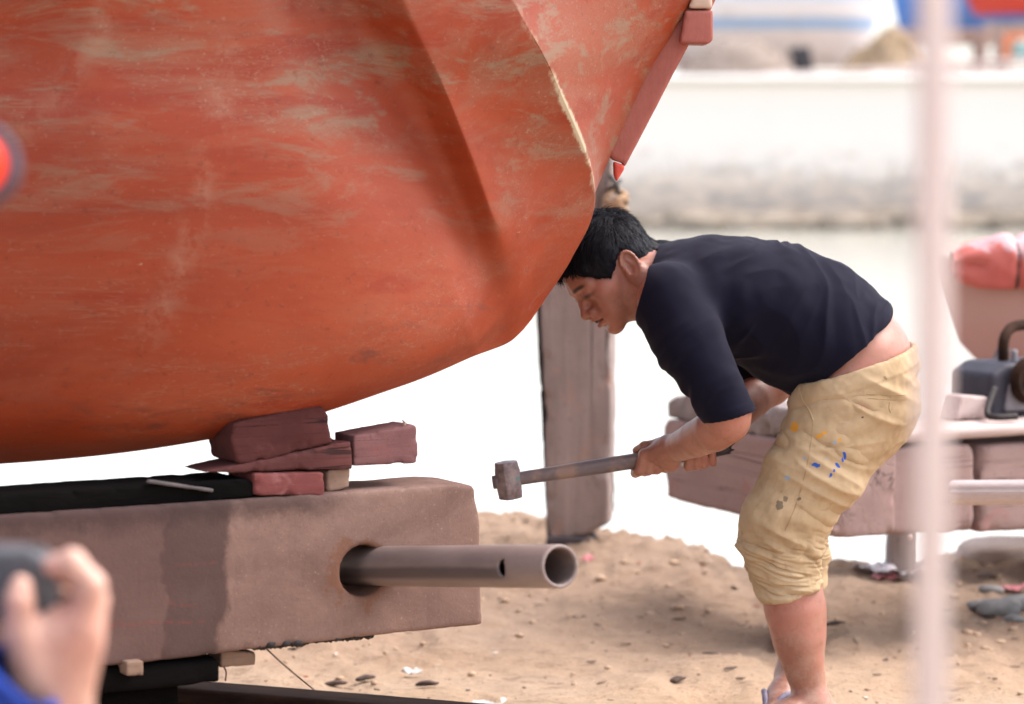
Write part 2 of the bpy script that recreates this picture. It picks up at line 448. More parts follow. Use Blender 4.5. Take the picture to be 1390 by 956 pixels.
tag(add_mesh('soil_clods', np.concatenate(cv), np.concatenate(cf), M_CLOD), 'loose soil clods and pebbles strewn over the sandy ground', 'soil clods', kind='stuff')

def ground_z(x, y): return float(ground_h(np.array([x]), np.array([y]))[0])

# ------------------------------------------------------------------ far bank: quay wall, heaps, boards, boats
M_QUAY, n, l, b = new_mat('quay_concrete')
v = coords(n, l); sx = n.new('ShaderNodeSeparateXYZ'); l.new(v, sx.inputs[0])
f = noise(n, l, coords(n, l, (1, 1, 1.0)), 2.4, 8, 0.72, 0.9)
f2 = noise(n, l, coords(n, l, (0.5, 1, 1.1)), 2.6, 7, 0.72, 0.8)
hh = math_(n, l, 'ADD', sx.outputs['Z'], math_(n, l, 'MULTIPLY', math_(n, l, 'SUBTRACT', f, 0.5), 2.6))
c = mixc(n, l, sstep(n, l, hh, 1.0, 1.9), mixc(n, l, sstep(n, l, f2, 0.40, 0.60), (0.44, 0.39, 0.36), (0.72, 0.60, 0.50)), (0.84, 0.78, 0.73))
c = mixc(n, l, math_(n, l, 'MULTIPLY', sstep(n, l, math_(n, l, 'ADD', hh, math_(n, l, 'MULTIPLY', f2, 0.5)), 1.0, 0.25), 0.6), c, (0.52, 0.40, 0.28))
l.new(c, b.inputs['Base Color']); b.inputs['Roughness'].default_value = 0.9
bump(n, l, b, f2, 0.4, 0.05)
qw = thing('quay_wall', (0, 56, -0.9), 'long pale concrete quay wall, stained dark along the water on the far bank', 'wall')
for i in range(28):
    xa, xb = -70 + i * 5.0, -70 + i * 5.0 + 4.997
    bm = bmesh.new(); bmesh.ops.create_cube(bm, size=1)
    for q in bm.verts: q.co = (xa + (q.co.x + .5) * (xb - xa), 56 + (q.co.y + .5) * 0.6, -1.2 + (q.co.z + .5) * 3.45)
    V = np.array([q.co for q in bm.verts]); F = [[q.index for q in fc.verts] for fc in bm.faces]; bm.free()
    add_mesh('wall_panel', V, F, M_QUAY, qw, smooth=False)
bm = bmesh.new(); bmesh.ops.create_cube(bm, size=1)
for q in bm.verts: q.co = (q.co.x * 140, 56.25 + q.co.y * 1.0, 2.335 + q.co.z * 0.14)
bmesh.ops.bevel(bm, geom=bm.edges[:], offset=0.03, segments=2, affect='EDGES')
V = np.array([q.co for q in bm.verts]); F = [[q.index for q in fc.verts] for fc in bm.faces]; bm.free()
M_COPE = mottled('quay_coping', (0.78, 0.74, 0.71), (0.86, 0.82, 0.79), 1.2, 0.9)
add_mesh('coping', V, F, M_COPE, qw)

def heap(name, c, rx, ry, h, mat, label, cat, seed=0, rough=0.18):
    nu, nv = 64, 20
    V = [(c[0], c[1], c[2] + h)]; F = []
    pts = []
    for j in range(1, nv + 1):
        for i in range(nu):
            a = 2 * math.pi * i / nu; t = j / nv
            pts.append((t * math.cos(a), t * math.sin(a), 0.5 + 0.5 * math.cos(math.pi * t)))
    pts = np.array(pts)
    k = 1 + rough * fbm(np.concatenate([pts[:, :2] * 1.0, np.zeros((len(pts), 1))], 1), 2.2, seed, 3)
    z = pts[:, 2] * h * k + h * 0.10 * fbm(np.c_[pts[:, :2], pts[:, 2]], 7, seed + 3, 3) * (pts[:, 2] > 0.02)
    W = np.c_[c[0] + pts[:, 0] * rx * k, c[1] + pts[:, 1] * ry, c[2] - 0.03 + np.maximum(z, 0)]
    V = np.vstack([[(c[0], c[1], c[2] + h * 1.0)], W])
    for i in range(nu):
        F.append((0, 1 + i, 1 + (i + 1) % nu))
        for j in range(nv - 1):
            o = 1 + j * nu
            F.append((o + i, o + nu + i, o + nu + (i + 1) % nu, o + (i + 1) % nu))
    return tag(add_mesh(name, V, F, mat), label, cat)
M_SAND = mottled('heaped_sand', (0.26, 0.20, 0.165), (0.44, 0.36, 0.31), 2.5, 0.95, c3=(0.18, 0.14, 0.12), s3=6, bs=0.8, bd=0.06)
M_TSAND = mottled('tan_sand', (0.34, 0.235, 0.14), (0.48, 0.35, 0.23), 2.5, 0.95, c3=(0.22, 0.17, 0.14), s3=5, bs=0.8, bd=0.06)
def FZ(py, Y): return P(695, py, Y)[2]
heap('sand_heap', (P(1000, 100, 58.4)[0], 58.4, 2.22), 2.3, 1.1, FZ(54, 58.4) - 2.2, M_SAND, 'grey-brown sand heap on the far quay, nearest to the red bow', 'sand heap', 2)
heap('sand_heap', (P(1215, 100, 59)[0], 59.0, 2.22), 1.7, 1.0, FZ(54, 59) - 2.2, M_TSAND, 'tan sand heap on the far quay under the blue boat', 'sand heap', 5)

M_BANK = mottled('bank_rocks', (0.24, 0.19, 0.15), (0.48, 0.40, 0.32), 2.5, 0.95, bs=0.8, bd=0.05)
for i in range(22):
    px = 840 + i * 28 + random.uniform(-12, 12); q = P(px, 308, 55.4); r = random.uniform(0.22, 0.55)
    Vr, Fr = lump(1.0, i % 6, 3); Vr = Vr * (1 + 0.22 * fbm(Vr + i, 2.3, 600 + i, 3))[:, None]
    tag(add_mesh('bank_rock', Vr * np.array([r * 1.5, r, r * 0.62]) + np.array([q[0], 55.5 + random.uniform(-.25, .25), -0.6 + r * 0.12]), Fr, M_BANK), 'brown rock at the waterline along the foot of the far quay wall', 'rock', 'rocks along the far waterline')
M_TYRE = mottled('dark_rubber', (0.03, 0.03, 0.035), (0.07, 0.065, 0.07), 8, 0.8)
ex = np.array([1.0, 0, 0]); ey = np.array([0, 1.0, 0])
def far_prism(name, pxs, Y, depth, mat, label, cat, group=None, parent=None, res=0.05, rough=0.015):
    pts = [P(x, y, Y) for x, y in pxs]; O = pts[0]
    o = prism(name, [(p[0] - O[0], p[2] - O[2]) for p in pts], depth, O, ex, ey, mat, parent, res=res, rnd=res * 0.8, rough=rough, freq=3)
    return tag(o, label, cat, group) if parent is None else o
far_prism('dark_crate', [(1072, 64), (1100, 63), (1104, 84), (1106, 104), (1080, 104), (1078, 80)], 57.3, 0.5, M_TYRE, 'small dark box on top of the grey-brown sand heap', 'box', res=0.04)
M_BOARD = mottled('pale_boards', (0.55, 0.44, 0.40), (0.78, 0.68, 0.63), 3, 0.85, (0.2, 1, 1))
M_BOARD2 = mottled('brown_boards', (0.36, 0.27, 0.24), (0.55, 0.44, 0.40), 3, 0.85, (0.2, 1, 1))
for i, (x0, y0, x1, y1, Y, mm, lab) in enumerate([
        (1035, 107, 1300, 92, 56.55, M_BOARD, 'lowest pale board lying along the far quay edge, its left end nearest the sand heap'),
        (1060, 102, 1420, 82, 56.9, M_BOARD2, 'brown board lying on the far quay, behind the pale boards'),
        (1180, 112, 1460, 101, 56.3, M_BOARD, 'pale board on the very edge of the far quay, right of the grey pole'),
        (1230, 99, 1470, 90, 56.7, M_BOARD2, 'short brown board on the far quay between pale boards'),
        (1240, 88, 1480, 78, 57.2, M_BOARD, 'uppermost pale board on the far quay, right of the tan heap')]):
    a = P(x0, y0, Y); c = P(x1, y1, Y); a[2] = max(a[2], 2.42); c[2] = max(c[2], 2.46)
    d = c - a; L = np.linalg.norm(d); d = d / L
    prism('board', [(0, -0.02), (L, -0.02), (L, 0.05), (0, 0.05)], 0.25, a, d, np.array([0, 1.0, 0]), mm, res=0.035, rnd=0.015, rough=0.006, freq=2)
    tag(bpy.context.scene.collection.objects[-1], lab, 'board', 'boards on the far quay')

def boat_hull(name, x0, x1, Y, zk, zd, beam, mat, label, cat, flip=False, rake=0.25, parts=()):
    """simple displacement hull: sections along x, sheer, raked bow at the x1 end (x0 when flipped)"""
    L = x1 - x0
    root = thing(name, ((x0 + x1) / 2, Y, zk), label, cat)
    ns, nr = 40, 12
    V = []; F = []
    for i in range(ns + 1):
        u = i / ns
        w = beam / 2 * max(0.03, (1 - max(0, (u - 0.45) / 0.55)**2.2)) * (0.80 + 0.20 * min(1, u / 0.2))
        sh = zd + 0.30 * (zd - zk) * max(0, (u - 0.5) / 0.5)**2
        kz = zk + (zd - zk) * 0.5 * max(0, (u - 0.8) / 0.2)**2
        for s in (-1, 1):
            for j in range(nr + 1):
                t = j / nr
                yy = w * math.sin(min(1.0, t * 1.25) * math.pi / 2)**0.8 * (0.9 + 0.1 * t)
                zz = kz + (sh - kz) * t
                xx = x0 + L * (u if not flip else 1 - u)
                xx += (rake * L * (t - 1) * max(0, (u - 0.75) / 0.25)) * (-1 if flip else 1)
                V.append((xx, Y + s * yy, zz))
    st = 2 * (nr + 1)
    for i in range(ns):
        for sidx in (0, 1):
            for j in range(nr):
                a = i * st + sidx * (nr + 1) + j; q = (a, a + st, a + st + 1, a + 1)
                F.append(q if (sidx == 0) != flip else q[::-1])
        a = i * st + nr; c = i * st + 2 * nr + 1
        F.append((a, a + st, c + st, c) if not flip else (c, c + st, a + st, a))
    F.append(tuple([j for j in range(nr + 1)] + [nr + 1 + j for j in range(nr, -1, -1)]))
    add_mesh('hull', V, F, mat, root)
    return root
def stripe_mat(name, bands, rough=0.45):
    """bands: (z, colour) painted strakes from the keel up"""
    m, n, l, b = new_mat(name)
    v = coords(n, l); sx = n.new('ShaderNodeSeparateXYZ'); l.new(v, sx.inputs[0])
    f = noise(n, l, v, 1.5, 5, 0.6)
    z = math_(n, l, 'ADD', sx.outputs['Z'], math_(n, l, 'MULTIPLY', math_(n, l, 'SUBTRACT', f, 0.5), 0.06))
    c = bands[0][1]
    for zz, cc in bands[1:]:
        c = mixc(n, l, sstep(n, l, z, zz - 0.03, zz + 0.03), c, cc)
    c = mixc(n, l, math_(n, l, 'MULTIPLY', sstep(n, l, f, 0.55, 0.75), 0.3), c, (0.35, 0.3, 0.26))
    l.new(c, b.inputs['Base Color']); b.inputs['Roughness'].default_value = rough
    return m
BY = 63.0
def bx(px): return P(px, 40, BY)[0]
zk = FZ(92, BY)
M_WB = stripe_mat('white_boat_paint', [(0, (0.78, 0.79, 0.82)), (FZ(41, BY) - zk, (0.30, 0.52, 0.82)), (FZ(27, BY) - zk, (0.80, 0.82, 0.85)), (FZ(2, BY) - zk, (0.45, 0.62, 0.82)), (FZ(-8, BY) - zk, (0.8, 0.8, 0.8))])
wb = boat_hull('white_boat', bx(900), bx(1222), BY, zk, FZ(-40, BY), 2.6, M_WB, 'white boat with pale blue stripes hauled out on the far quay', 'boat', rake=0.10)
M_SH = mottled('cabin_paint', (0.72, 0.72, 0.72), (0.82, 0.82, 0.82), 2, 0.5)
def box_part(name, lo, hi, mat, parent, bev=0.03):
    bm = bmesh.new(); bmesh.ops.create_cube(bm, size=1)
    for q in bm.verts: q.co = [lo[i] + (q.co[i] + .5) * (hi[i] - lo[i]) for i in range(3)]
    bmesh.ops.bevel(bm, geom=bm.edges[:], offset=bev, segments=2, affect='EDGES')
    V = np.array([q.co for q in bm.verts]); F = [[q.index for q in fc.verts] for fc in bm.faces]; bm.free()
    return add_mesh(name, V, F, mat, parent, smooth=False)
box_part('cabin', (bx(960), BY - 0.8, FZ(-42, BY)), (bx(1100), BY + 0.8, FZ(-130, BY)), M_SH, wb)
for px in (930, 1060, 1180): box_part('cradle_prop', (bx(px) - .12, BY - .4, 2.15), (bx(px) + .12, BY + .4, zk + 0.25), M_BOARD2, wb)
BY = 66.0; zk = FZ(62, BY)
M_BB = stripe_mat('blue_boat_paint', [(0, (0.62, 0.56, 0.58)), (FZ(40, BY) - zk, (0.06, 0.24, 0.72)), (FZ(-40, BY) - zk, (0.8, 0.8, 0.8))])
bb = boat_hull('blue_boat', bx(1190), bx(1380), BY, zk, FZ(-45, BY), 2.4, M_BB, 'bright blue boat on the far quay, partly hidden by the pale foreground pole', 'boat', flip=True, rake=0.12)
for px in (1230, 1330): box_part('cradle_prop', (bx(px) - .12, BY - .4, 2.15), (bx(px) + .12, BY + .4, zk + 0.25), M_BOARD2, bb)
BY = 61.0; zk = FZ(48, BY)
M_RB = stripe_mat('red_boat_paint', [(0, (0.70, 0.62, 0.62)), (FZ(31, BY) - zk, (0.05, 0.22, 0.60)), (FZ(21, BY) - zk, (0.62, 0.07, 0.05)), (FZ(-40, BY) - zk, (0.75, 0.2, 0.1))])
rb = boat_hull('red_far_boat', bx(1285), bx(1640), BY, zk, FZ(-40, BY), 2.4, M_RB, 'red boat with blue waterline on the far quay at the right edge', 'boat', flip=True, rake=0.08)
for px in (1360, 1520): box_part('cradle_prop', (bx(px) - .12, BY - .4, 2.15), (bx(px) + .12, BY + .4, zk + 0.25), M_BOARD2, rb)
M_ORA = mottled('orange_paint', (0.72, 0.20, 0.07), (0.80, 0.30, 0.14), 3, 0.6)
M_TEAL = mottled('teal_paint', (0.25, 0.42, 0.42), (0.35, 0.50, 0.48), 3, 0.6)
hy = 58.0; fr = thing('orange_hoist', tuple(P(1385, 80, hy)), 'orange arched frame with a teal drum on the far quay', 'frame')
for (x0, x1, y0, y1, mm, nm) in ((1362, 1371, 46, 84, M_ORA, 'frame_leg'), (1402, 1411, 46, 84, M_ORA, 'frame_leg'), (1371, 1402, 46, 54, M_ORA, 'frame_top'), (1374, 1399, 58, 84, M_TEAL, 'drum')):
    a, c = P(x0, y1, hy), P(x1, y0, hy); box_part(nm, (a[0], hy - .15, a[2]), (c[0], hy + .15, c[2]), mm, fr, 0.02)

# ------------------------------------------------------------------ the red boat on its cradle
def crom(pts, n):
    """Catmull-Rom through the rows of pts, n samples per span"""
    pts = np.asarray(pts, float); ext = np.vstack([2 * pts[0] - pts[1], pts, 2 * pts[-1] - pts[-2]])
    o = []
    for i in range(1, len(ext) - 2):
        for t in np.linspace(0, 1, n, endpoint=False):
            a, b_, c, d = ext[i - 1:i + 3]
            o.append(0.5 * ((2 * b_) + (c - a) * t + (2 * a - 5 * b_ + 4 * c - d) * t * t + (3 * b_ - a - 3 * c + d) * t**3))
    o.append(ext[-2]); return np.array(o)
ROWN = 18
HC = {  # unseen top rows are flared outward to shade the beam and lower hull
 'l2': [(-1500,-850,4.02),(-1500,-350,4.34),(-1500,0,4.52),(-1500,200,4.53),(-1500,400,4.55),(-1500,540,4.58),(-1500,610,4.62),(-1500,655,4.70)],
 'l1': [(-600,-850,3.98),(-600,-350,4.30),(-600,0,4.47),(-600,200,4.48),(-600,400,4.50),(-600,540,4.54),(-600,610,4.57),(-600,646,4.64)],
 'l0': [(0,-850,3.97),(0,-350,4.29),(0,0,4.455),(0,200,4.465),(0,400,4.49),(0,540,4.53),(0,600,4.57),(0,630,4.62)],
 'c3': [(60,-850,4.02),(100,-350,4.33),(165,0,4.48),(195,200,4.49),(235,400,4.52),(290,520,4.56),(320,567,4.61),(330,588,4.67)],
 'c4': [(120,-850,4.12),(190,-350,4.42),(330,0,4.55),(390,200,4.575),(450,350,4.61),(500,450,4.65),(528,503,4.70),(540,526,4.76)],
 'c5': [(170,-850,4.22),(260,-350,4.51),(410,0,4.62),(490,170,4.66),(570,320,4.71),(615,410,4.765),(635,460,4.82),(645,483,4.89)],
 'D':  [(215,-850,4.32),(310,-350,4.58),(476,0,4.675),(556,130,4.73),(616,260,4.79),(656,360,4.86),(676,430,4.925),(676,472,4.99)],
 'C':  [(290,-850,4.26),(400,-350,4.47),(545,0,4.60),(602,120,4.665),(648,235,4.735),(680,330,4.815),(698,408,4.91),(693,466,5.0)],
 'E':  [(360,-850,4.45),(500,-350,4.64),(700,0,4.71),(765,130,4.83),(806,262,5.03),(776,350,5.06),(738,408,5.05),(712,446,5.03)],
 'F':  [(1380,-850,5.15),(1120,-350,5.16),(941,0,5.17),(879,107,5.17),(808,259,5.17),(771,350,5.17),(731,408,5.16),(702,449,5.13)],
}
rows = {}
for k, pl in HC.items():
    c = crom(pl, ROWN)
    rows[k] = np.array([P(*q) for q in c])
NR = len(rows['D'])
left = ['l2', 'l1', 'l0', 'c3', 'c4', 'c5', 'D']
LEFT = np.stack([crom(np.array([rows[k][r] for k in left]), 12) for r in range(NR)])          # NR x nc x 3
def span(a, b, n, cluster=2.0):
    t = np.linspace(0, 1, n + 1)[1:]
    t = 0.5 - 0.5 * np.sign(1 - 2 * t) * np.abs(1 - 2 * t)**(1 / 1.0)
    t = np.where(t < .5, 0.5 * (2 * t)**cluster, 1 - 0.5 * (2 - 2 * t)**cluster)
    return rows[a][:, None, :] * (1 - t)[None, :, None] + rows[b][:, None, :] * t[None, :, None]
SURF = np.concatenate([LEFT, span('D', 'C', 12, 1.2), span('C', 'E', 24, 2.0), span('E', 'F', 20, 2.0)], 1)
jD = LEFT.shape[1] - 1; jC = jD + 12; jE = jC + 24; jF = SURF.shape[1] - 1
# soften the hollow along D and slightly round the other ridges, then hand-faired unevenness
S = SURF.copy()
for it in range(14):
    T = S.copy(); T[:, 1:-1] = 0.25 * S[:, :-2] + 0.5 * S[:, 1:-1] + 0.25 * S[:, 2:]
    w = np.zeros(S.shape[1]); w[jD - 3:jD + 5] = 1.0
    if it < 6: w[jC - 4:jC + 5] = 1.0
    if it < 3: w[jE - 2:jE + 3] = 0.8
    S = S + w[None, :, None] * (T - S)
# towards the forefoot the ridge dies out and everything rounds into one full bow
tr_ = np.linspace(0, 7, NR); wl_r = np.clip((tr_ - 4.6) / 1.6, 0, 1)
for it in range(160):
    T = S.copy(); T[:, 1:-1] = 0.25 * S[:, :-2] + 0.5 * S[:, 1:-1] + 0.25 * S[:, 2:]
    w = np.zeros(S.shape[1]); w[jD - 10:jC + 20] = 1.0
    S = S + (w[None, :] * wl_r[:, None])[..., None] * (T - S)
du = np.gradient(S, axis=0); dv = np.gradient(S, axis=1)
N = np.cross(du, dv); N /= np.maximum(np.linalg.norm(N, axis=2, keepdims=True), 1e-9)
N = np.where(N[..., 1:2] > 0, -N, N)
wob = 0.006 * vnoise(S, (2.2, 2.2, 3.0), 41) + 0.0022 * vnoise(S, (7, 7, 9), 42)
edge = np.ones(S.shape[:2]); edge[-8:, :] *= np.linspace(1, 0, 8)[:, None]
S = S + N * (wob * edge)[..., None]
YC = 5.215
front = S.reshape(-1, 3); nc = S.shape[1]
back = S.copy(); back[..., 1] = 2 * YC - back[..., 1]; back = back.reshape(-1, 3)
nf = len(front)
ii, jj = np.meshgrid(np.arange(NR - 1), np.arange(nc - 1), indexing='ij'); a = (ii * nc + jj).ravel()
qf = np.stack([a, a + nc, a + nc + 1, a + 1], -1)
HV = [front, back]; HF = [qf, qf[:, ::-1] + nf]
off = 2 * nf
# bottom from bilge to bilge, with a shallow keel
bot = []
for t in (0.12, 0.3, 0.5, 0.7, 0.88):
    q = front[-nc:] * (1 - t) + back[-nc:] * t; q[:, 2] -= 0.0 * t; bot.append(q)
HV += bot
ids = [np.arange(nf - nc, nf)] + [off + i * nc + np.arange(nc) for i in range(5)] + [nf + np.arange(nf - nc, nf)]
for p_, q_ in zip(ids[:-1], ids[1:]): HF.append(np.stack([p_[:-1], q_[:-1], q_[1:], p_[1:]], -1))
off += 5 * nc
p_, q_ = np.arange(nc), nf + np.arange(nc)                                                      # deck
HF.append(np.stack([p_[:-1], p_[1:], q_[1:], q_[:-1]], -1))
p_, q_ = np.arange(NR) * nc + nc - 1, nf + np.arange(NR) * nc + nc - 1                          # stem face
HF.append(np.stack([p_[:-1], p_[1:], q_[1:], q_[:-1]], -1))
p_, q_ = np.arange(NR) * nc, nf + np.arange(NR) * nc                                            # after end
HF.append(np.stack([p_[:-1], q_[:-1], q_[1:], p_[1:]], -1))
HV = np.vstack(HV); HF = np.vstack(HF)
wear_highlight = np.zeros(S.shape[:2])
jj = np.arange(nc)
dE = np.linalg.norm(S - S[:, jE:jE + 1], axis=-1); tr_ = np.linspace(0, 7, NR)
wear_highlight += np.exp(-(dE / 0.018)**2) * (np.exp(-((tr_ - 3.25) / 0.55)**2) + 0.62 * (tr_ < 4.2) * (tr_ > 1.5))[:, None]
seam = np.zeros(S.shape[:2])
# distance (in the hull's own length) to an old pale seam that runs down the side, and darker scrapes over the bilge
def polydist(line):
    L = np.array([P(*q) for q in line]); d = np.full(S.shape[:2], 9.0)
    for a_, b_ in zip(L[:-1], L[1:]):
        e = b_ - a_; w = S - a_; t = np.clip((w @ e) / (e @ e), 0, 1); d = np.minimum(d, np.linalg.norm((w - t[..., None] * e) * np.array([1, 0.0, 1]), axis=-1))
    return d
seam = np.maximum(np.exp(-(polydist([(310, 60, 4.53), (292, 190, 4.53), (268, 290, 4.53), (238, 390, 4.53), (200, 460, 4.54)]) / 0.016)**2),
                  0.8 * np.exp(-(polydist([(165, -20, 4.5), (130, 60, 4.5), (85, 130, 4.5), (30, 180, 4.5)]) / 0.02)**2))
scrape = np.exp(-(polydist([(640, 440, 4.86), (540, 470, 4.72), (430, 500, 4.65), (330, 545, 4.6), (220, 575, 4.58), (100, 585, 4.56)]) / 0.05)**2)
def allv(a): return np.concatenate([a.ravel(), a.ravel(), np.zeros(5 * nc)])
m, n, l, b = new_mat('red_oxide_hull_paint')
v = coords(n, l); vst = coords(n, l, (0.35, 0.7, 1.3), rot=(0, math.radians(-14), 0))
base = ramp(n, [(0.30, (0.175, 0.020, 0.0045)), (0.5, (0.252, 0.035, 0.0085)), (0.72, (0.300, 0.054, 0.018))]); l.new(noise(n, l, vst, 2.6, 7, 0.62, 0.6), base.inputs['Fac'])
c = base.outputs['Color']
sx = n.new('ShaderNodeSeparateXYZ'); l.new(v, sx.inputs[0])
hgt = sstep(n, l, sx.outputs['Z'], 0.22, 0.62)
# faded chalky scuffs, mostly on the upper side
f1 = noise(n, l, vst, 5.5, 9, 0.68, 0.9); f2 = noise(n, l, coords(n, l, (0.3, 0.7, 1.6), (3, 1, 2), (0, math.radians(-8), 0)), 11, 9, 0.72, 0.5)
sc = math_(n, l, 'MULTIPLY', sstep(n, l, f1, 0.43, 0.60), math_(n, l, 'ADD', math_(n, l, 'MULTIPLY', hgt, 0.42), 0.12))
c = mixc(n, l, sc, c, (0.225, 0.088, 0.052))
sc2 = math_(n, l, 'MULTIPLY', sstep(n, l, f2, 0.50, 0.62), math_(n, l, 'ADD', math_(n, l, 'MULTIPLY', hgt, 0.58), 0.08))
c = mixc(n, l, sc2, c, (0.205, 0.150, 0.098))
# fresh streaks of deeper red
f3 = noise(n, l, coords(n, l, (0.22, 0.5, 1.8), (7, 0, 1), (0, math.radians(-5), 0)), 5.0, 6, 0.6, 0.4)
c = mixc(n, l, math_(n, l, 'MULTIPLY', sstep(n, l, f3, 0.54, 0.64), 0.8), c, (0.225, 0.024, 0.006))
# pale seam
f4 = noise(n, l, v, 24, 6, 0.7)
c = mixc(n, l, math_(n, l, 'MULTIPLY', math_(n, l, 'MULTIPLY', attr(n, 'seam'), sstep(n, l, f4, 0.40, 0.62)), 0.42), c, (0.33, 0.18, 0.12))
# dark scrapes along the bilge
f5 = noise(n, l, coords(n, l, (0.5, 0.5, 2.4), (1, 2, 0), (0, math.radians(33), 0)), 13, 7, 0.7, 0.6)
c = mixc(n, l, math_(n, l, 'MULTIPLY', attr(n, 'scrape'), math_(n, l, 'MULTIPLY', sstep(n, l, f5, 0.52, 0.66), 0.62)), c, (0.09, 0.03, 0.022))
# fine chips and hairline scratches
fc_ = noise(n, l, coords(n, l, (1, 1, 1.4), (2, 8, 3)), 85, 4, 0.75)
c = mixc(n, l, math_(n, l, 'MULTIPLY', sstep(n, l, fc_, 0.60, 0.68), math_(n, l, 'ADD', math_(n, l, 'MULTIPLY', sc, 0.55), 0.12)), c, (0.34, 0.225, 0.16))
fc2 = noise(n, l, coords(n, l, (1, 1, 1.2), (9, 1, 6)), 60, 5, 0.75)
c = mixc(n, l, math_(n, l, 'MULTIPLY', sstep(n, l, fc2, 0.59, 0.66), 0.40), c, (0.115, 0.022, 0.010))
for rt, k_ in ((0.62, (0.05, 1, 1.6)), (-0.28, (0.035, 1, 1.5))):
    fs_ = noise(n, l, coords(n, l, k_, (4 * rt, 2, 7), (0, rt, 0)), 46, 2, 0.5)
    c = mixc(n, l, math_(n, l, 'MULTIPLY', math_(n, l, 'MULTIPLY', sstep(n, l, math_(n, l, 'ABSOLUTE', math_(n, l, 'SUBTRACT', fs_, 0.5)), 0.010, 0.003), sstep(n, l, f1, 0.47, 0.6)), 0.32), c, (0.28, 0.165, 0.11))
# small pale nicks
f6 = noise(n, l, coords(n, l, (0.6, 1, 1.5), (5, 5, 5), (0, -0.5, 0)), 46, 4, 0.6)
c = mixc(n, l, math_(n, l, 'MULTIPLY', sstep(n, l, f6, 0.735, 0.775), 0.7), c, (0.40, 0.29, 0.21))
# rubbed ridge: bare filler, plus the ridge's highlight put into the colour
f7 = noise(n, l, v, 16, 8, 0.75, 0.4)
wv_ = math_(n, l, 'MULTIPLY', attr(n, 'wear_highlight'), sstep(n, l, math_(n, l, 'ADD', f7, math_(n, l, 'MULTIPLY', attr(n, 'wear_highlight'), 0.24)), 0.64, 0.84))
c = mixc(n, l, wv_, c, (0.44, 0.36, 0.25))
l.new(c, b.inputs['Base Color'])
b.inputs['Roughness'].default_value = 0.55; b.inputs['Specular IOR Level'].default_value = 0.35
rr = math_(n, l, 'ADD', math_(n, l, 'MULTIPLY', f1, 0.35), 0.36); l.new(rr, b.inputs['Roughness'])
h = math_(n, l, 'ADD', math_(n, l, 'MULTIPLY', f2, 0.5), math_(n, l, 'ADD', math_(n, l, 'MULTIPLY', f4, 0.25), math_(n, l, 'MULTIPLY', f7, 0.35)))
bump(n, l, b, h, 0.28, 0.006)
M_HULL = m
boat = thing('fishing_boat', (P(300, 600, 5.2)[0], 5.2, 0.66), 'big wooden boat hull in worn red oxide paint, propped on blocks', 'boat')
add_mesh('hull', HV, HF, M_HULL, boat, attrs={'wear_highlight': allv(wear_highlight), 'seam': allv(seam), 'scrape': allv(scrape)})
M_STEM = mottled('faded_pink_red_paint', (0.30, 0.085, 0.066), (0.38, 0.130, 0.105), 9, 0.6, (1, 1, 0.4), c3=(0.40, 0.20, 0.165), s3=22, t3=(0.56, 0.7), bs=0.3)
M_STEMR = mottled('fresh_red_paint', (0.55, 0.07, 0.05), (0.62, 0.10, 0.07), 9, 0.55)
def on_plane(pxs, Y, O): return [(q[0] - O[0], q[2] - O[2]) for q in (P(x, y, Y) for x, y in pxs)]
O = P(838, 246, 5.185)
prism('stem_plank', on_plane([(833, 218), (846, 222), (848, 228), (912, 105), (938, 56), (962, 20), (1130, -330), (1080, -330), (905, 0), (845, 107), (822, 165), (815, 200)], 5.185, O), 0.06, O, ex, ey, M_STEM, boat, res=0.004, rnd=0.004, rough=0.0012, freq=30)
prism('stem_foot', on_plane([(833, 219), (847, 224), (848, 229), (837, 247), (834, 238)], 5.184, O), 0.062, O, ex, ey, M_STEMR, boat, res=0.003, rnd=0.003, rough=0.0008)
O = P(938, 58, 5.16)
prism('stem_block', on_plane([(922, 59), (962, 60), (968, 54), (968, 14), (930, 14)], 5.16, O), 0.11, O, ex, ey, M_STEM, boat, res=0.004, rnd=0.006, rough=0.0012)
M_PALEW = mottled('weathered_pale_timber', (0.46, 0.34, 0.27), (0.60, 0.47, 0.38), 9, 0.85, (0.3, 1, 1))
prism('stem_cap', on_plane([(934, 12), (967, 12), (967, -90), (975, -120), (985, -160), (1010, -160)][:4] + [(975, -90)][:0] + [(1000, -150), (990, -150)], 5.162, O), 0.105, O, ex, ey, M_PALEW, boat, res=0.004, rnd=0.005, rough=0.0015)
def bolt(px, py, Y, r, mat, parent, d=(0, -1, 0)):
    c = P(px, py, Y); V, F = [], []
    d = np.array(d, float); t = np.cross(d, [0, 0, 1.0]); t /= np.linalg.norm(t); w = np.cross(d, t)
    prof = [(r, 0), (r * 0.95, r * 0.35), (r * 0.6, r * 0.6), (r * 0.05, r * 0.68)]
    for (q, h_) in prof:
        for i in range(10): V.append(c + d * h_ + q * (t * math.cos(i * .628) + w * math.sin(i * .628)))
    for j in range(3):
        for i in range(10): F.append((j * 10 + i, j * 10 + (i + 1) % 10, j * 10 + 10 + (i + 1) % 10, j * 10 + 10 + i))
    F.append(tuple(range(30, 40)))
    return add_mesh('bolt', V, F, mat, parent)
M_RUSTB = mottled('painted_bolt', (0.36, 0.12, 0.09), (0.46, 0.2, 0.16), 60, 0.6)
bolt(933, 38, 5.165, 0.0065, M_RUSTB, boat)
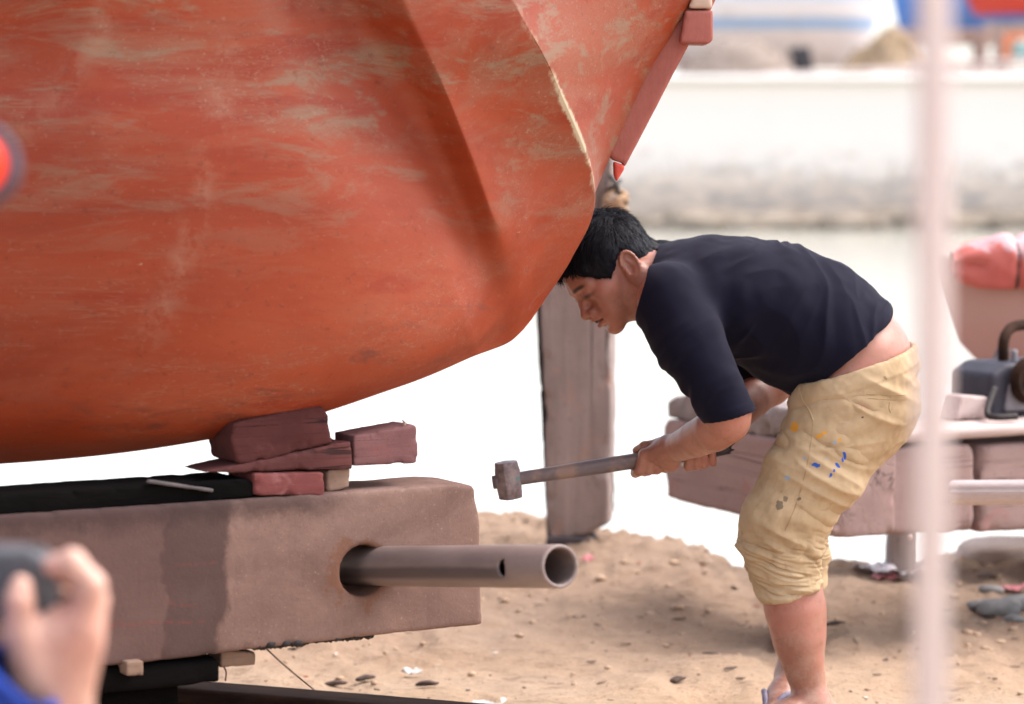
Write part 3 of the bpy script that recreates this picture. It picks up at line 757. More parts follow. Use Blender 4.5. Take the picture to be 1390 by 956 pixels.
# ------------------------------------------------------------------ near cradle: beam, pipe, blocks, trolley, rail
BYAW = math.radians(29.1)
bex = np.array([math.cos(BYAW), math.sin(BYAW), 0]); bey = np.array([-math.sin(BYAW), math.cos(BYAW), 0])   # along the beam / into it
BP0 = P(652, 750, 4.80)
def FP(px, py, o=0.0): return ISECT(px, py, BP0 + bey * o, bey)
def loc2(q, O): return (float((q - O) @ bex), float(q[2] - O[2]))
def face_poly(pxs, o, O): return [loc2(FP(x, y, o), O) for x, y in pxs]
# beam with stains: dark wet patch, red marks, rust round the hole
m, n, l, b = new_mat('cradle_beam_surface')
v = coords(n, l); sx = n.new('ShaderNodeSeparateXYZ'); l.new(v, sx.inputs[0])
f = noise(n, l, coords(n, l, (0.6, 1, 1)), 6, 8, 0.65, 0.4); g = noise(n, l, v, 90, 5, 0.7)
col = ramp(n, [(0.3, (0.125, 0.072, 0.058)), (0.55, (0.205, 0.124, 0.100)), (0.75, (0.285, 0.182, 0.150))]); l.new(f, col.inputs['Fac'])
c = mixc(n, l, math_(n, l, 'MULTIPLY', sstep(n, l, g, 0.56, 0.72), 0.5), col.outputs['Color'], (0.17, 0.10, 0.085))
f2 = noise(n, l, v, 22, 6, 0.7)
c = mixc(n, l, sstep(n, l, f2, 0.64, 0.72), c, (0.12, 0.06, 0.05))
fsp = noise(n, l, v, 210, 3, 0.7)
c = mixc(n, l, math_(n, l, 'MULTIPLY', sstep(n, l, fsp, 0.58, 0.68), 0.45), c, (0.10, 0.055, 0.048))
c = mixc(n, l, math_(n, l, 'MULTIPLY', sstep(n, l, noise(n, l, coords(n, l, (1, 1, 1), (5, 3, 1)), 170, 3, 0.7), 0.60, 0.70), 0.35), c, (0.44, 0.33, 0.28))
fst = noise(n, l, coords(n, l, (1, 1, 0.16), (1, 1, 4)), 26, 5, 0.65)
c = mixc(n, l, math_(n, l, 'MULTIPLY', sstep(n, l, fst, 0.54, 0.68), 0.30), c, (0.12, 0.068, 0.058))
BEAM_NODES = (m, n, l, b, c, sx, f, f2, g, v)
BO = FP(655, 850); BO[2] = BO[2]
S_L = 2.6
zt = FP(640, 656)[2] - BO[2]
hole_c = loc2(FP(494, 775.5), BO); hole_r = 0.0435
# finish the beam material in beam coordinates (x from -S_L at the far left to 0 at the right end)
px2x = lambda px, py: loc2(FP(px, py), BO)
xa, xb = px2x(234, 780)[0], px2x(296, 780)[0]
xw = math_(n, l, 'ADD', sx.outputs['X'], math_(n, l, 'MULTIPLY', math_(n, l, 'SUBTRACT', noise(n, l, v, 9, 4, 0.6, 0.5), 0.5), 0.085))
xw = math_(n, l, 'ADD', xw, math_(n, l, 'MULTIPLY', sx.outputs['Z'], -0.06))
patch = math_(n, l, 'MULTIPLY', sstep(n, l, xw, xa - 0.024, xa - 0.014), sstep(n, l, xw, xb + 0.012, xb - 0.004))
c = mixc(n, l, math_(n, l, 'MULTIPLY', patch, 0.80), c, (0.058, 0.034, 0.031))
# left of the patch: grime plus the hull's shade put into the colour
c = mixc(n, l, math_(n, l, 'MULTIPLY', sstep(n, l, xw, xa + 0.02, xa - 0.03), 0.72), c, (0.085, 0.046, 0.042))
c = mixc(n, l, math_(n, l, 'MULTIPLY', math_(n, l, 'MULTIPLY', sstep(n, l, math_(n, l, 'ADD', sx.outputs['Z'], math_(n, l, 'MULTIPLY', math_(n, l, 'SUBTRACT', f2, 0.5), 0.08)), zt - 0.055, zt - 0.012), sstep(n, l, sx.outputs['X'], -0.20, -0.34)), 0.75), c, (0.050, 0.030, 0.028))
dx = math_(n, l, 'SUBTRACT', sx.outputs['X'], hole_c[0] - 0.012); dz = math_(n, l, 'SUBTRACT', sx.outputs['Z'], hole_c[1])
rad = math_(n, l, 'SQRT', math_(n, l, 'ADD', math_(n, l, 'MULTIPLY', dx, dx), math_(n, l, 'MULTIPLY', dz, dz)))
rad = math_(n, l, 'ADD', rad, math_(n, l, 'MULTIPLY', math_(n, l, 'SUBTRACT', f2, 0.5), 0.13))
c = mixc(n, l, math_(n, l, 'MULTIPLY', sstep(n, l, rad, 0.066, 0.048), 0.55), c, (0.155, 0.060, 0.028))
# old red chalk lines
wvz = noise(n, l, coords(n, l, (1.0, 1, 1)), 7, 2, 0.5)
for z0, x0, x1 in ((0.145, xa, xb), (0.085, xa - 0.02, xb - 0.03), (0.055, xa - 0.2, xb - 0.02)):
    dd = math_(n, l, 'ABSOLUTE', math_(n, l, 'ADD', math_(n, l, 'SUBTRACT', sx.outputs['Z'], z0), math_(n, l, 'MULTIPLY', math_(n, l, 'SUBTRACT', wvz, 0.5), 0.05)))
    k_ = math_(n, l, 'MULTIPLY', sstep(n, l, dd, 0.0035, 0.001), math_(n, l, 'MULTIPLY', sstep(n, l, sx.outputs['X'], x0, x0 + 0.01), sstep(n, l, sx.outputs['X'], x1, x1 - 0.01)))
    c = mixc(n, l, math_(n, l, 'MULTIPLY', math_(n, l, 'MULTIPLY', k_, sstep(n, l, g, 0.42, 0.58)), 0.45), c, (0.20, 0.045, 0.04))
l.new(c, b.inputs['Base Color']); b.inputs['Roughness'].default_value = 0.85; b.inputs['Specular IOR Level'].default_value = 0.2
bump(n, l, b, math_(n, l, 'ADD', math_(n, l, 'MULTIPLY', g, 0.8), math_(n, l, 'ADD', math_(n, l, 'MULTIPLY', f2, 0.3), math_(n, l, 'MULTIPLY', fsp, 0.5))), 0.45, 0.0022)
M_BEAM = m
beam = thing('cradle_beam', (BO[0] - 0.6, BO[1] - 0.3, BO[2]), 'heavy pinkish-brown cradle beam under the red hull, with a round hole', 'beam')
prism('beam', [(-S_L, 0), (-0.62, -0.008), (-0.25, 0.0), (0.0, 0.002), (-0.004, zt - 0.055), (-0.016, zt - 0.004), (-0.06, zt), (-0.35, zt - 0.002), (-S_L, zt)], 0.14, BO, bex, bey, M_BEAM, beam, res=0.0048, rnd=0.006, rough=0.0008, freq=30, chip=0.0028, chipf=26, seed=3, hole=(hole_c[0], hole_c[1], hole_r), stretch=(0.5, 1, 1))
# tar lumps hanging from the lower edge
M_TAR = mottled('tar', (0.015, 0.012, 0.012), (0.04, 0.03, 0.028), 40, 0.7)
tv, tf, off = [], [], 0
for i in range(130):
    px = 345 + 160 * random.random()**1.5; py = np.interp(px, [200, 655], [884, 848]) + 2
    q = FP(px, py, random.uniform(0.004, 0.06)); V, F = lump(random.uniform(0.004, 0.010) * (1.0 if px < 410 else 0.6), i % 6)
    tv.append(V * np.array([1.2, 1, 0.8]) + q + np.array([0, 0, -0.003])); tf.append(F + off); off += len(V)
o = add_mesh('tar_lumps', np.vstack(tv), np.vstack(tf), M_TAR, beam); o['kind'] = 'stuff'
# pipe through the hole
pa, pb = FP(474, 768.5, 0.12), P(761, 769, 4.26)
pd = pb - pa; PL = float(np.linalg.norm(pd)); pd /= PL
py_ = np.cross([0, 0, 1.0], pd); py_ /= np.linalg.norm(py_); pz_ = np.cross(pd, py_)
def pipe_mesh(name, pa, pd, L, r, th, mat, label, cat, res=0.0024, hole_x=None, parent=None, hr=0.0085):
    y_ = np.cross([0, 0, 1.0], pd); y_ /= np.linalg.norm(y_); z_ = np.cross(pd, y_)
    g = [np.arange(-0.01, L + 0.012, res * 1.6), np.arange(-r - .008, r + .009, res), np.arange(-r - .008, r + .009, res)]
    X, Y, Z = np.meshgrid(*g, indexing='ij', sparse=True)
    rr = np.sqrt(Y**2 + Z**2)
    D = np.maximum(np.abs(rr - (r - th / 2)) - th / 2, np.maximum(-X, X - L)) + 0 * X
    if hole_x is not None: D = np.maximum(D, hr - np.sqrt((X - hole_x)**2 + (Z * 0.72)**2) + 0 * Y)
    V, Q = surfnets(D, *g); V = relax(V, Q, 1)
    M = np.eye(4); M[:3, 0] = pd; M[:3, 1] = y_; M[:3, 2] = z_; M[:3, 3] = pa
    o = add_mesh(name, V, Q, mat, parent, M)
    return tag(o, label, cat) if parent is None else o
m, n, l, b = new_mat('dull_pipe')
v = coords(n, l, (0.25, 1, 1)); f = noise(n, l, v, 9, 7, 0.65, 0.5); f2 = noise(n, l, coords(n, l, (0.12, 1, 1)), 45, 5, 0.7)
col = ramp(n, [(0.3, (0.130, 0.092, 0.082)), (0.55, (0.195, 0.145, 0.130)), (0.75, (0.26, 0.195, 0.175))]); l.new(f, col.inputs['Fac'])
sx = n.new('ShaderNodeSeparateXYZ'); l.new(coords(n, l), sx.inputs[0])
# grimy scrape along the near side
zz = math_(n, l, 'ADD', sx.outputs['Z'], math_(n, l, 'MULTIPLY', math_(n, l, 'SUBTRACT', f, 0.5), 0.012))
band = math_(n, l, 'MULTIPLY', sstep(n, l, math_(n, l, 'ABSOLUTE', math_(n, l, 'ADD', zz, 0.008)), 0.013, 0.005), sstep(n, l, sx.outputs['X'], PL - 0.09, PL - 0.14))
c = mixc(n, l, math_(n, l, 'MULTIPLY', band, 0.7), col.outputs['Color'], (0.045, 0.032, 0.034))
c = mixc(n, l, math_(n, l, 'MULTIPLY', sstep(n, l, f2, 0.55, 0.7), 0.35), c, (0.14, 0.09, 0.08))
l.new(c, b.inputs['Base Color']); b.inputs['Roughness'].default_value = 0.5; b.inputs['Specular IOR Level'].default_value = 0.5
bump(n, l, b, f2, 0.15, 0.002)
M_PIPE = m
pipe_mesh('steel_pipe', pa, pd, PL, 0.0335, 0.006, M_PIPE, 'grey-brown steel pipe sticking out of the near beam, open end towards us', 'pipe', hole_x=PL - 0.118, hr=0.0095)

# blocks and wedges on the beam
M_DKSTICK = mottled('grey_stick', (0.07, 0.06, 0.06), (0.13, 0.11, 0.11), 30, 0.9)
M_REDW = wood('dark_red_block', (0.040, 0.011, 0.010), (0.098, 0.028, 0.025), (0.015, 0.008, 0.008), c3=(0.13, 0.045, 0.04))
M_REDW2 = wood('brown_red_wedge', (0.055, 0.017, 0.016), (0.125, 0.042, 0.038), (0.02, 0.010, 0.010), c3=(0.15, 0.07, 0.06))
M_PINKW = wood('pinkish_wedge', (0.110, 0.046, 0.046), (0.225, 0.110, 0.106), (0.04, 0.015, 0.016), c3=(0.26, 0.06, 0.06))
M_REDP = wood('scuffed_red_block', (0.11, 0.026, 0.025), (0.21, 0.068, 0.062), (0.05, 0.015, 0.015), c3=(0.30, 0.15, 0.14))
M_RAWW = wood('raw_timber', (0.17, 0.105, 0.075), (0.30, 0.195, 0.145), (0.10, 0.06, 0.045))
M_BLACKW = mottled('tarred_timber', (0.0015, 0.0015, 0.0015), (0.006, 0.005, 0.005), 8, 0.95, (0.25, 1, 1), bs=0.6, bd=0.006, spec=0.04)
def block(name, pxs, o, depth, mat, label, cat, group=None, seed=1, chip=0.006, rough=0.0022, parent=None, rnd=0.005, res=0.0045):
    O = FP(*pxs[0], o)
    ob = prism(name, face_poly(pxs, o, O), depth, O, bex, bey, mat, parent, res=res, rnd=rnd, rough=rough, freq=26, chip=chip, chipf=26, seed=seed)
    return tag(ob, label, cat, group) if parent is None else ob
WG = 'blocking under the boat'
block('packing_block', [(345, 673), (441, 673), (441, 641), (345, 643)], 0.006, 0.11, M_REDP, 'red-faced lower block on the beam, below the wedges', 'block', WG, 2, 0.003, rnd=0.003, res=0.0032)
block('packing_block', [(443.5, 671), (475, 662), (476, 636), (443.5, 639)], 0.02, 0.08, M_RAWW, 'short pale raw-wood block beside the red lower block', 'block', WG, 5, 0.003, rnd=0.003, res=0.003)
block('packing_block', [(345, 676), (476, 668), (476, 674), (345, 681)], 0.03, 0.10, M_BLACKW, 'thin dark slat under the red-faced block', 'slat', WG, 5, 0.001, rnd=0.002)
block('wedge', [(268, 643), (479, 637), (477, 600), (452, 604)], 0.012, 0.10, M_REDW2, 'long brown-red wedge driven under the dark upper block', 'wedge', WG, 8, 0.003, rnd=0.002, res=0.0032)
block('wedge', [(480.5, 633), (568, 629), (567, 578), (560, 576.5), (530, 582), (480.5, 592)], 0.018, 0.075, M_PINKW, 'pinkish wedge sticking out to the right with a splintered top', 'wedge', WG, 11, 0.003, rnd=0.003, res=0.0032)
block('packing_block', [(322, 629), (340, 631), (452, 602), (444, 556), (430, 548), (318, 575), (313, 596)], 0.015, 0.105, M_REDW, 'rough dark-red upper block wedged directly against the hull', 'block', WG, 13, 0.006, 0.003, rnd=0.003, res=0.0036)
# splinter
spl = FP(548, 578, 0.03)
V = []; F = []
for (h_, r) in ((0, .004), (.008, .003), (.014, .0005)):
    for i in range(5): V.append(spl + np.array([r * math.cos(i * 1.257) + h_ * .25 * math.sin(h_ * 300), r * math.sin(i * 1.257), h_ - .003]))
for j in range(2):
    for i in range(5): F.append((j * 5 + i, j * 5 + (i + 1) % 5, j * 5 + 5 + (i + 1) % 5, j * 5 + 5 + i))
tag(add_mesh('wood_splinter', V, F, M_RAWW), 'tiny upright wood splinter on top of the pinkish wedge', 'splinter')
block('plank', [(-900, 775), (-300, 731), (0, 704), (120, 695), (345, 677), (345, 655), (330, 650), (240, 656), (0, 672), (-300, 690), (-900, 725)], 0.012, 0.12, M_BLACKW, 'black tarred plank lying along the top of the near beam', 'plank', None, 17, 0.004)
block('stick', [(200, 656), (290, 669), (291, 664), (204, 651)], 0.003, 0.012, M_DKSTICK, 'thin greyish stick leaning on the black plank', 'stick', None, 19, 0.001, 0.0005, rnd=0.001, res=0.0022)

# trolley under the beam, rail, short timbers
zb = BO[2] - 0.010
def obox(name, O, L, D, H, mat, ex_=bex, ey_=bey, parent=None, **kw):
    return prism(name, [(0, 0), (L, 0), (L, H), (0, H)], D, O, ex_, ey_, mat, parent, **kw)
rex, rey = -bey, bex                                          # rail direction: towards the camera / across
q = FP(318, 903, 0.02)
tr = thing('trolley', (FP(150, 900, 0.05)[0], FP(150, 900, 0.05)[1], 0.0), 'dark trolley timbers and wheel under the near beam', 'trolley')
O = FP(-500, 925, 0.01); O[2] = zb - 0.045
obox('trolley_frame', O, float((FP(300, 900, 0.01) - O) @ bex), 0.13, 0.043, M_BLACKW, parent=tr, res=0.008, rnd=0.006, rough=0.003, chip=0.006)
O = FP(-500, 940, 0.06); O[2] = 0.105
obox('axle_block', O, float((FP(245, 900, 0.06) - O) @ bex), 0.05, zb - 0.047 - 0.105, M_BLACKW, parent=tr, res=0.008, rnd=0.006, rough=0.003, chip=0.004)
def wheel(c, r, w, axis, mat, parent, name='wheel'):
    axis = np.array(axis, float); t = np.cross(axis, [0, 0, 1.0]); t /= np.linalg.norm(t); u = np.cross(axis, t)
    prof = [(0.004, -w / 2), (r * .35, -w / 2), (r * .38, -w * .3), (r * .8, -w * .3), (r * .84, -w / 2), (r, -w / 2), (r, w * .3), (r * 1.12, w * .34), (r * 1.12, w / 2), (0.004, w / 2)]
    V, F = [], []; ns = 28
    for q_, h_ in prof:
        for i in range(ns): V.append(np.array(c) + axis * h_ + q_ * (t * math.cos(2 * math.pi * i / ns) + u * math.sin(2 * math.pi * i / ns)))
    for j in range(len(prof) - 1):
        for i in range(ns): F.append((j * ns + i, j * ns + (i + 1) % ns, (j + 1) * ns + (i + 1) % ns, (j + 1) * ns + i))
    return add_mesh(name, V, F, mat, parent)
O = FP(310, 905, 0.0)
prismO = FP(313, 905, -0.012); prismO[2] = zb - 0.042
q2 = FP(348, 905, -0.012)
tim = block('timber_offcut', [(300, 907), (347, 903), (349, 886), (312, 884), (300, 885)], 0.03, 0.06, M_RAWW, 'sawn timber end poking out below the near beam', 'timber', 'timber ends under the beam', 23, 0.002, 0.001, rnd=0.003, res=0.0028)
tim = block('timber_offcut', [(172, 918), (195, 917), (195, 897), (172, 899)], -0.02, 0.045, M_RAWW, 'small square timber end showing in the dark under the near beam', 'timber', 'timber ends under the beam', 27, 0.002, 0.001, rnd=0.002, res=0.0022)
# rail: a steel head on a dark sleeper beam, running towards the camera and right
M_RAIL = mottled('rusty_rail', (0.014, 0.008, 0.006), (0.050, 0.026, 0.018), 14, 0.9, (0.3, 1, 1), bs=0.5, spec=0.08)
ra, rb_ = G(118, 921, 0.085), G(575, 958, 0.085)
rdir = rb_ - ra; rdir[2] = 0; rdir /= np.linalg.norm(rdir); rper = np.cross([0, 0, 1.0], rdir)
rail = thing('slipway_rail', (ra[0], ra[1], 0), 'dark rusty slipway rail running past the foot of the near beam', 'rail')
O = ra - rdir * 1.2; O[2] = -0.03
prism('rail_web', [(0, 0), (2.6, 0), (2.6, 0.075), (0, 0.075)], 0.075, O - rper * 0.015, rdir, rper, M_RAIL, rail, res=0.012, rnd=0.006, rough=0.002)
O2 = O.copy(); O2[2] = 0.046
prism('rail_head', [(0, 0), (2.6, 0), (2.6, 0.04), (0, 0.04)], 0.10, O2 - rper * 0.03, rdir, rper, M_RAIL, rail, res=0.010, rnd=0.010, rough=0.002)
wc = (rail.location.x + rdir[0] * 0.06, rail.location.y + rdir[1] * 0.06, 0)
wheel((FP(205, 905, 0.09)[0], FP(205, 905, 0.09)[1], 0.145), 0.055, 0.05, rper, M_BLACKW, tr)
# wires
def tube(name, pts, r, mat, label, cat, ns=6, parent=None):
    pts = crom(np.array(pts, float), 8); V, F = [], []
    for i, p in enumerate(pts):
        d = pts[min(i + 1, len(pts) - 1)] - pts[max(i - 1, 0)]; d /= max(np.linalg.norm(d), 1e-9)
        t = np.cross(d, [0.31, 0.2, 0.93]); t /= np.linalg.norm(t); u = np.cross(d, t)
        rr = r if np.isscalar(r) else np.interp(i / (len(pts) - 1), np.linspace(0, 1, len(r)), r)
        for k in range(ns): V.append(p + rr * (t * math.cos(2 * math.pi * k / ns) + u * math.sin(2 * math.pi * k / ns)))
    for i in range(len(pts) - 1):
        for k in range(ns): F.append((i * ns + k, i * ns + (k + 1) % ns, (i + 1) * ns + (k + 1) % ns, (i + 1) * ns + k))
    F.append(tuple(range(ns))[::-1]); F.append(tuple(len(V) - ns + k for k in range(ns)))
    o = add_mesh(name, V, F, mat, parent)
    return tag(o, label, cat) if parent is None else o
M_WIRE = mottled('rusty_wire', (0.06, 0.03, 0.02), (0.12, 0.06, 0.04), 50, 0.8)
gq_ = G(428, 938, 0.005)
tube('wire', [FP(362, 881, 0.02), FP(378, 896, -0.01), P(400, 915, 4.55), gq_], 0.0014, M_WIRE, 'thin rusty wire hanging from the tar below the beam', 'wire')
tube('wire', [FP(304, 905, 0.03), FP(307, 913, 0.03), FP(306, 924, 0.02)], 0.0014, M_WIRE, 'short wire dangling below the sawn timber end', 'wire')

# ------------------------------------------------------------------ post behind the worker, with a rope
M_POST = wood('weathered_post', (0.19, 0.145, 0.132), (0.42, 0.335, 0.305), (0.06, 0.045, 0.045), 'z', 0.6, c3=(0.40, 0.245, 0.19), bs=0.8, bd=0.008)
PYW = math.radians(-9); pex = np.array([math.cos(PYW), math.sin(PYW), 0]); pey = np.array([-math.sin(PYW), math.cos(PYW), 0])
post = thing('timber_post', tuple(G(790, 738, 0.02)), 'weathered upright timber post behind the sledgehammer', 'post')
PY0 = 7.45
PO = P(744, 735, PY0)
def pp(px, py):
    q = ISECT(px, py, PO, pey); return (float((q - PO) @ pex), float(q[2] - PO[2]))
prism('post', [pp(748, 737), pp(772, 739), pp(826, 712), pp(830, 560), pp(829, 400), pp(830, 235), pp(832, 60), pp(730, 60), pp(733, 420), pp(739, 560), pp(740, 700)], 0.12, PO, pex, pey, M_POST, post, res=0.008, rnd=0.012, rough=0.004, freq=10, chip=0.010, chipf=14, seed=31, stretch=(1, 1, 0.25))
M_DKW = mottled('dark_old_plank', (0.045, 0.036, 0.040), (0.10, 0.08, 0.082), 7, 0.9, (1, 1, 0.2), bs=0.7, bd=0.008)
prism('post_side_plank', [pp(741, 738), pp(746, 738), pp(736, 560), pp(732, 400), pp(728, 60), pp(722, 60), pp(726, 420), pp(733, 560)], 0.10, PO + pey * 0.012, pex, pey, M_DKW, post, res=0.005, rnd=0.003, rough=0.002, chip=0.006, seed=33)
fO = P(742, 741, PY0) + pey * (-0.02)
prism('foot_block', [(0.0, -0.03), (0.125, -0.03), (0.12, 0.025), (0.0, 0.028)], 0.16, fO, pex, pey, M_DKW, post, res=0.007, rnd=0.006, rough=0.003, chip=0.006, seed=35)
M_ROPE = mottled('tan_rope', (0.30, 0.18, 0.10), (0.46, 0.31, 0.20), 60, 0.9, bs=0.8)
M_ROPED = mottled('dark_rope', (0.05, 0.045, 0.045), (0.11, 0.10, 0.09), 60, 0.9)
rp = thing('rope_knot', tuple(P(838, 290, 7.38)), 'bunched tan rope tied at the post just above the worker\'s head', 'rope')
for k in range(4):
    c0 = P(836, 268 + 5 * k, 7.40); pts = []
    for i in range(15):
        a_ = i / 14 * 2 * math.pi * 1.04 + k; pts.append(c0 + np.array([0.024 * math.cos(a_) + 0.004 * math.sin(3 * a_ + k), 0.02 * math.sin(a_), 0.016 * math.sin(a_ * 1.0 + k * 1.3)]))
    tube('rope_turn', pts, 0.0075, M_ROPE, None, None, 7, rp)
tube('rope_turn', [P(828, 238, 7.40), P(836, 250, 7.38), P(839, 262, 7.39)], 0.007, M_ROPED, None, None, 7, rp)
tube('rope_turn', [P(842, 245, 7.42), P(834, 252, 7.38), P(826, 258, 7.40)], 0.006, M_ROPED, None, None, 7, rp)
tube('twine', [P(830, 640, 7.36), P(834, 660, 7.35), P(831, 680, 7.36), P(838, 700, 7.36), P(842, 706, 7.37)], 0.0012, M_WIRE, 'thin loose twine curling off the right side of the post', 'twine')
tube('twine', [P(829, 650, 7.36), P(836, 672, 7.35), P(833, 690, 7.35), P(828, 698, 7.36)], 0.001, M_WIRE, 'finer twine end hanging against the right edge of the post', 'twine')

# ------------------------------------------------------------------ second cradle on the right, behind the worker
M_BEAM2 = wood('old_pink_beam', (0.23, 0.150, 0.138), (0.37, 0.262, 0.240), (0.08, 0.05, 0.05), 'x', 0.5, c3=(0.32, 0.155, 0.14), bs=0.6)
M_BTOP = wood('sunbleached_timber', (0.42, 0.32, 0.30), (0.58, 0.47, 0.44), (0.2, 0.14, 0.13), 'x', 0.5)
KC = P(1130, 732, 6.25)                                       # corner
K0 = P(900, 683, 6.93)
kd = KC - K0; kd[2] = 0; kl = float(np.linalg.norm(kd)); kd /= kl; kper = np.cross([0, 0, 1.0], kd)
zlo = KC[2]
b1 = thing('long_cradle_beam', (K0[0], K0[1], zlo), 'pinkish timber beam running towards us behind the worker\'s thighs', 'beam', 'second cradle beams')
O = K0.copy(); O[2] = zlo
h1 = P(1000, 588, 6.58)[2] - zlo
prism('beam', [(0, 0.005), (kl, 0), (kl, h1 - 0.004), (0.02, h1), (0, h1 - 0.02)], 0.17, O, kd, kper, M_BEAM2, b1, res=0.009, rnd=0.010, rough=0.004, chip=0.010, seed=51)
kx2, ky2 = bex, bey
def K2(px, py, o=0.0): return ISECT(px, py, KC + ky2 * o + kx2 * 0.0, ky2)
def kpoly(pxs, o, O): return [(float((K2(x, y, o) - O) @ kx2), float(K2(x, y, o)[2] - O[2])) for x, y in pxs]
b2 = thing('cross_beam', tuple(K2(1230, 735)), 'wide pinkish cross beam right of the worker, crossed by the pale pole', 'beam', 'second cradle beams')
O = K2(1139, 731, 0.004)
prism('beam', kpoly([(1139, 731), (1324, 722), (1324, 603), (1139, 612)], 0.004, O), 0.22, O, kx2, ky2, M_BEAM2, b2, res=0.009, rnd=0.010, rough=0.004, chip=0.008, seed=53)
b3 = thing('cross_beam', tuple(K2(1400, 730)), 'outer cross beam at the right edge, beyond the dark joint', 'beam', 'second cradle beams')
O = K2(1331, 724, 0.010)
prism('beam', kpoly([(1331, 724), (1600, 712), (1600, 592), (1331, 604)], 0.010, O), 0.22, O, kx2, ky2, M_BEAM2, b3, res=0.010, rnd=0.010, rough=0.004, chip=0.008, seed=55)
zt2 = K2(1250, 607)[2] + 0.012
O = K2(1165, 602, -0.012); O[2] = zt2
prism('plank', [(0, 0), (1.25, 0.0), (1.25, 0.028), (0, 0.028)], 0.20, O, kx2, ky2, M_BTOP, res=0.009, rnd=0.006, rough=0.002, seed=57)
tag(bpy.context.scene.collection.objects[-1], 'sun-bleached plank lying on the cross beams on the right', 'plank')
# a rear cross beam carries the two, standing on posts at the water's edge
RO = P(1120, 665, 7.15); RO[2] = zlo
rearb = obox('cross_beam', RO, 1.5, 0.16, 0.13, M_BEAM2, ex, ey, res=0.010, rnd=0.010, rough=0.004, seed=60)
tag(rearb, 'rear cross beam half hidden behind the bigger beams on the right', 'beam', 'second cradle beams')
for i, (pxa, pxb, Y, py0, lab) in enumerate([(1209, 1246, 7.17, 735, 'grey support post right of the bright gap behind the worker'), (1410, 1450, 7.17, 735, 'support post under the outer cross beam at the right edge'), (1052, 1096, 6.36, 735, 'post behind the worker\'s shins holding up the long beam')]):
    A, Bq = P(pxa, py0, Y), P(pxb, py0, Y); gz = ground_z(A[0], A[1]) - 0.06
    obox('support_post', np.array([A[0], A[1], gz]), Bq[0] - A[0], 0.12, zlo - 0.004 - gz, M_POST, ex, ey, res=0.009, rnd=0.008, rough=0.003, chip=0.006, seed=61 + i)
    tag(bpy.context.scene.collection.objects[-1], lab, 'post', 'cradle supports')
bolt_o = bolt(1236, 729, 6.0, 0.006, M_BTOP, b2)
# stone on the long beam
def rock(name, c, r, mat, label, cat, seed, sub=4, group=None, amp=0.30, f=1.3):
    bm = bmesh.new(); bmesh.ops.create_icosphere(bm, subdivisions=sub, radius=1.0)
    V = np.array([v.co for v in bm.verts]); F = np.array([[v.index for v in fc.verts] for fc in bm.faces]); bm.free()
    V = np.sign(V) * np.abs(V)**0.75
    V = V * (1 + amp * fbm(V + seed * 1.7, f, seed, 4, 0.5) * 0.6)[:, None]
    V[:, 2] = np.maximum(V[:, 2], -0.72)
    return tag(add_mesh(name, V * np.array(r) + np.array(c), F, mat), label, cat, group)
M_ROCK = mottled('grey_brown_stone', (0.20, 0.165, 0.16), (0.37, 0.315, 0.30), 9, 0.95, bs=0.9, bd=0.02)
O = K0 + kper * 0.012; O[2] = zlo + h1 - 0.002
def kk(px, py): q = ISECT(px, py, O, kper); return (float((q - O) @ kd), float(q[2] - O[2]))
prism('stone_block', [(-0.012, 0), (kl * 0.98, 0), (kl * 0.98, kk(1130, 572)[1]), kk(1085, 557), kk(1040, 549), kk(1000, 544), kk(965, 534), kk(940, 530), kk(915, 537), (-0.006, kk(905, 548)[1])], 0.13, O, kd, kper, M_ROCK, res=0.008, rnd=0.005, rough=0.005, freq=26, chip=0.012, chipf=20, seed=71, raw=True)
tag(bpy.context.scene.collection.objects[-1], 'rough grey-brown stone block on top of the long beam behind the worker\'s arms', 'stone')
# far pipe, dark box
pa2, pb2 = P(1288, 669, 5.98), P(1520, 668, 5.80)
d2_ = pb2 - pa2; L2_ = float(np.linalg.norm(d2_)); d2_ /= L2_
M_PIPE2 = mottled('pale_pipe', (0.42, 0.34, 0.33), (0.54, 0.46, 0.45), 10, 0.5, (0.3, 1, 1), bs=0.2)
O_ = pipe_mesh('steel_pipe', pa2, d2_, L2_, 0.0265, 0.006, M_PIPE2, 'pale steel pipe in front of the cross beams at the right edge', 'pipe', res=0.005)
M_NAVY = mottled('dark_engine_paint', (0.018, 0.018, 0.030), (0.05, 0.045, 0.06), 9, 0.6)
M_GREYP = mottled('grey_panel', (0.16, 0.155, 0.175), (0.25, 0.235, 0.25), 12, 0.6)
eng = thing('engine', tuple(K2(1390, 575, 0.1)), 'dark engine block with a grey panel sitting on the cross beams at the right edge', 'engine')
ze = zt2 + 0.030
O = K2(1345, 560, 0.12); O[2] = ze
prism('case', [(0, 0), (0.40, 0), (0.40, 0.125), (0.05, 0.125), (0.0, 0.10)], 0.16, O, kx2, ky2, M_NAVY, eng, res=0.008, rnd=0.010, rough=0.001)
O = K2(1364, 560, 0.112); O[2] = ze + 0.012
prism('panel', [(0, 0), (0.3, 0), (0.3, 0.065), (0.015, 0.065)], 0.012, O, kx2, ky2, M_GREYP, eng, res=0.005, rnd=0.004, rough=0.0008)
O = K2(1376, 500, 0.15); O[2] = ze + 0.120
prism('handle', [(0, 0), (0.014, 0), (0.014, 0.035), (0, 0.035)], 0.014, O, kx2, ky2, M_GREYP, eng, res=0.004, rnd=0.004, rough=0.0005)
lathe_q = K2(1400, 540, 0.09); lathe_q[2] = ze + 0.085
wheel(tuple(lathe_q), 0.050, 0.022, ky2, M_RAIL, eng, 'flywheel')
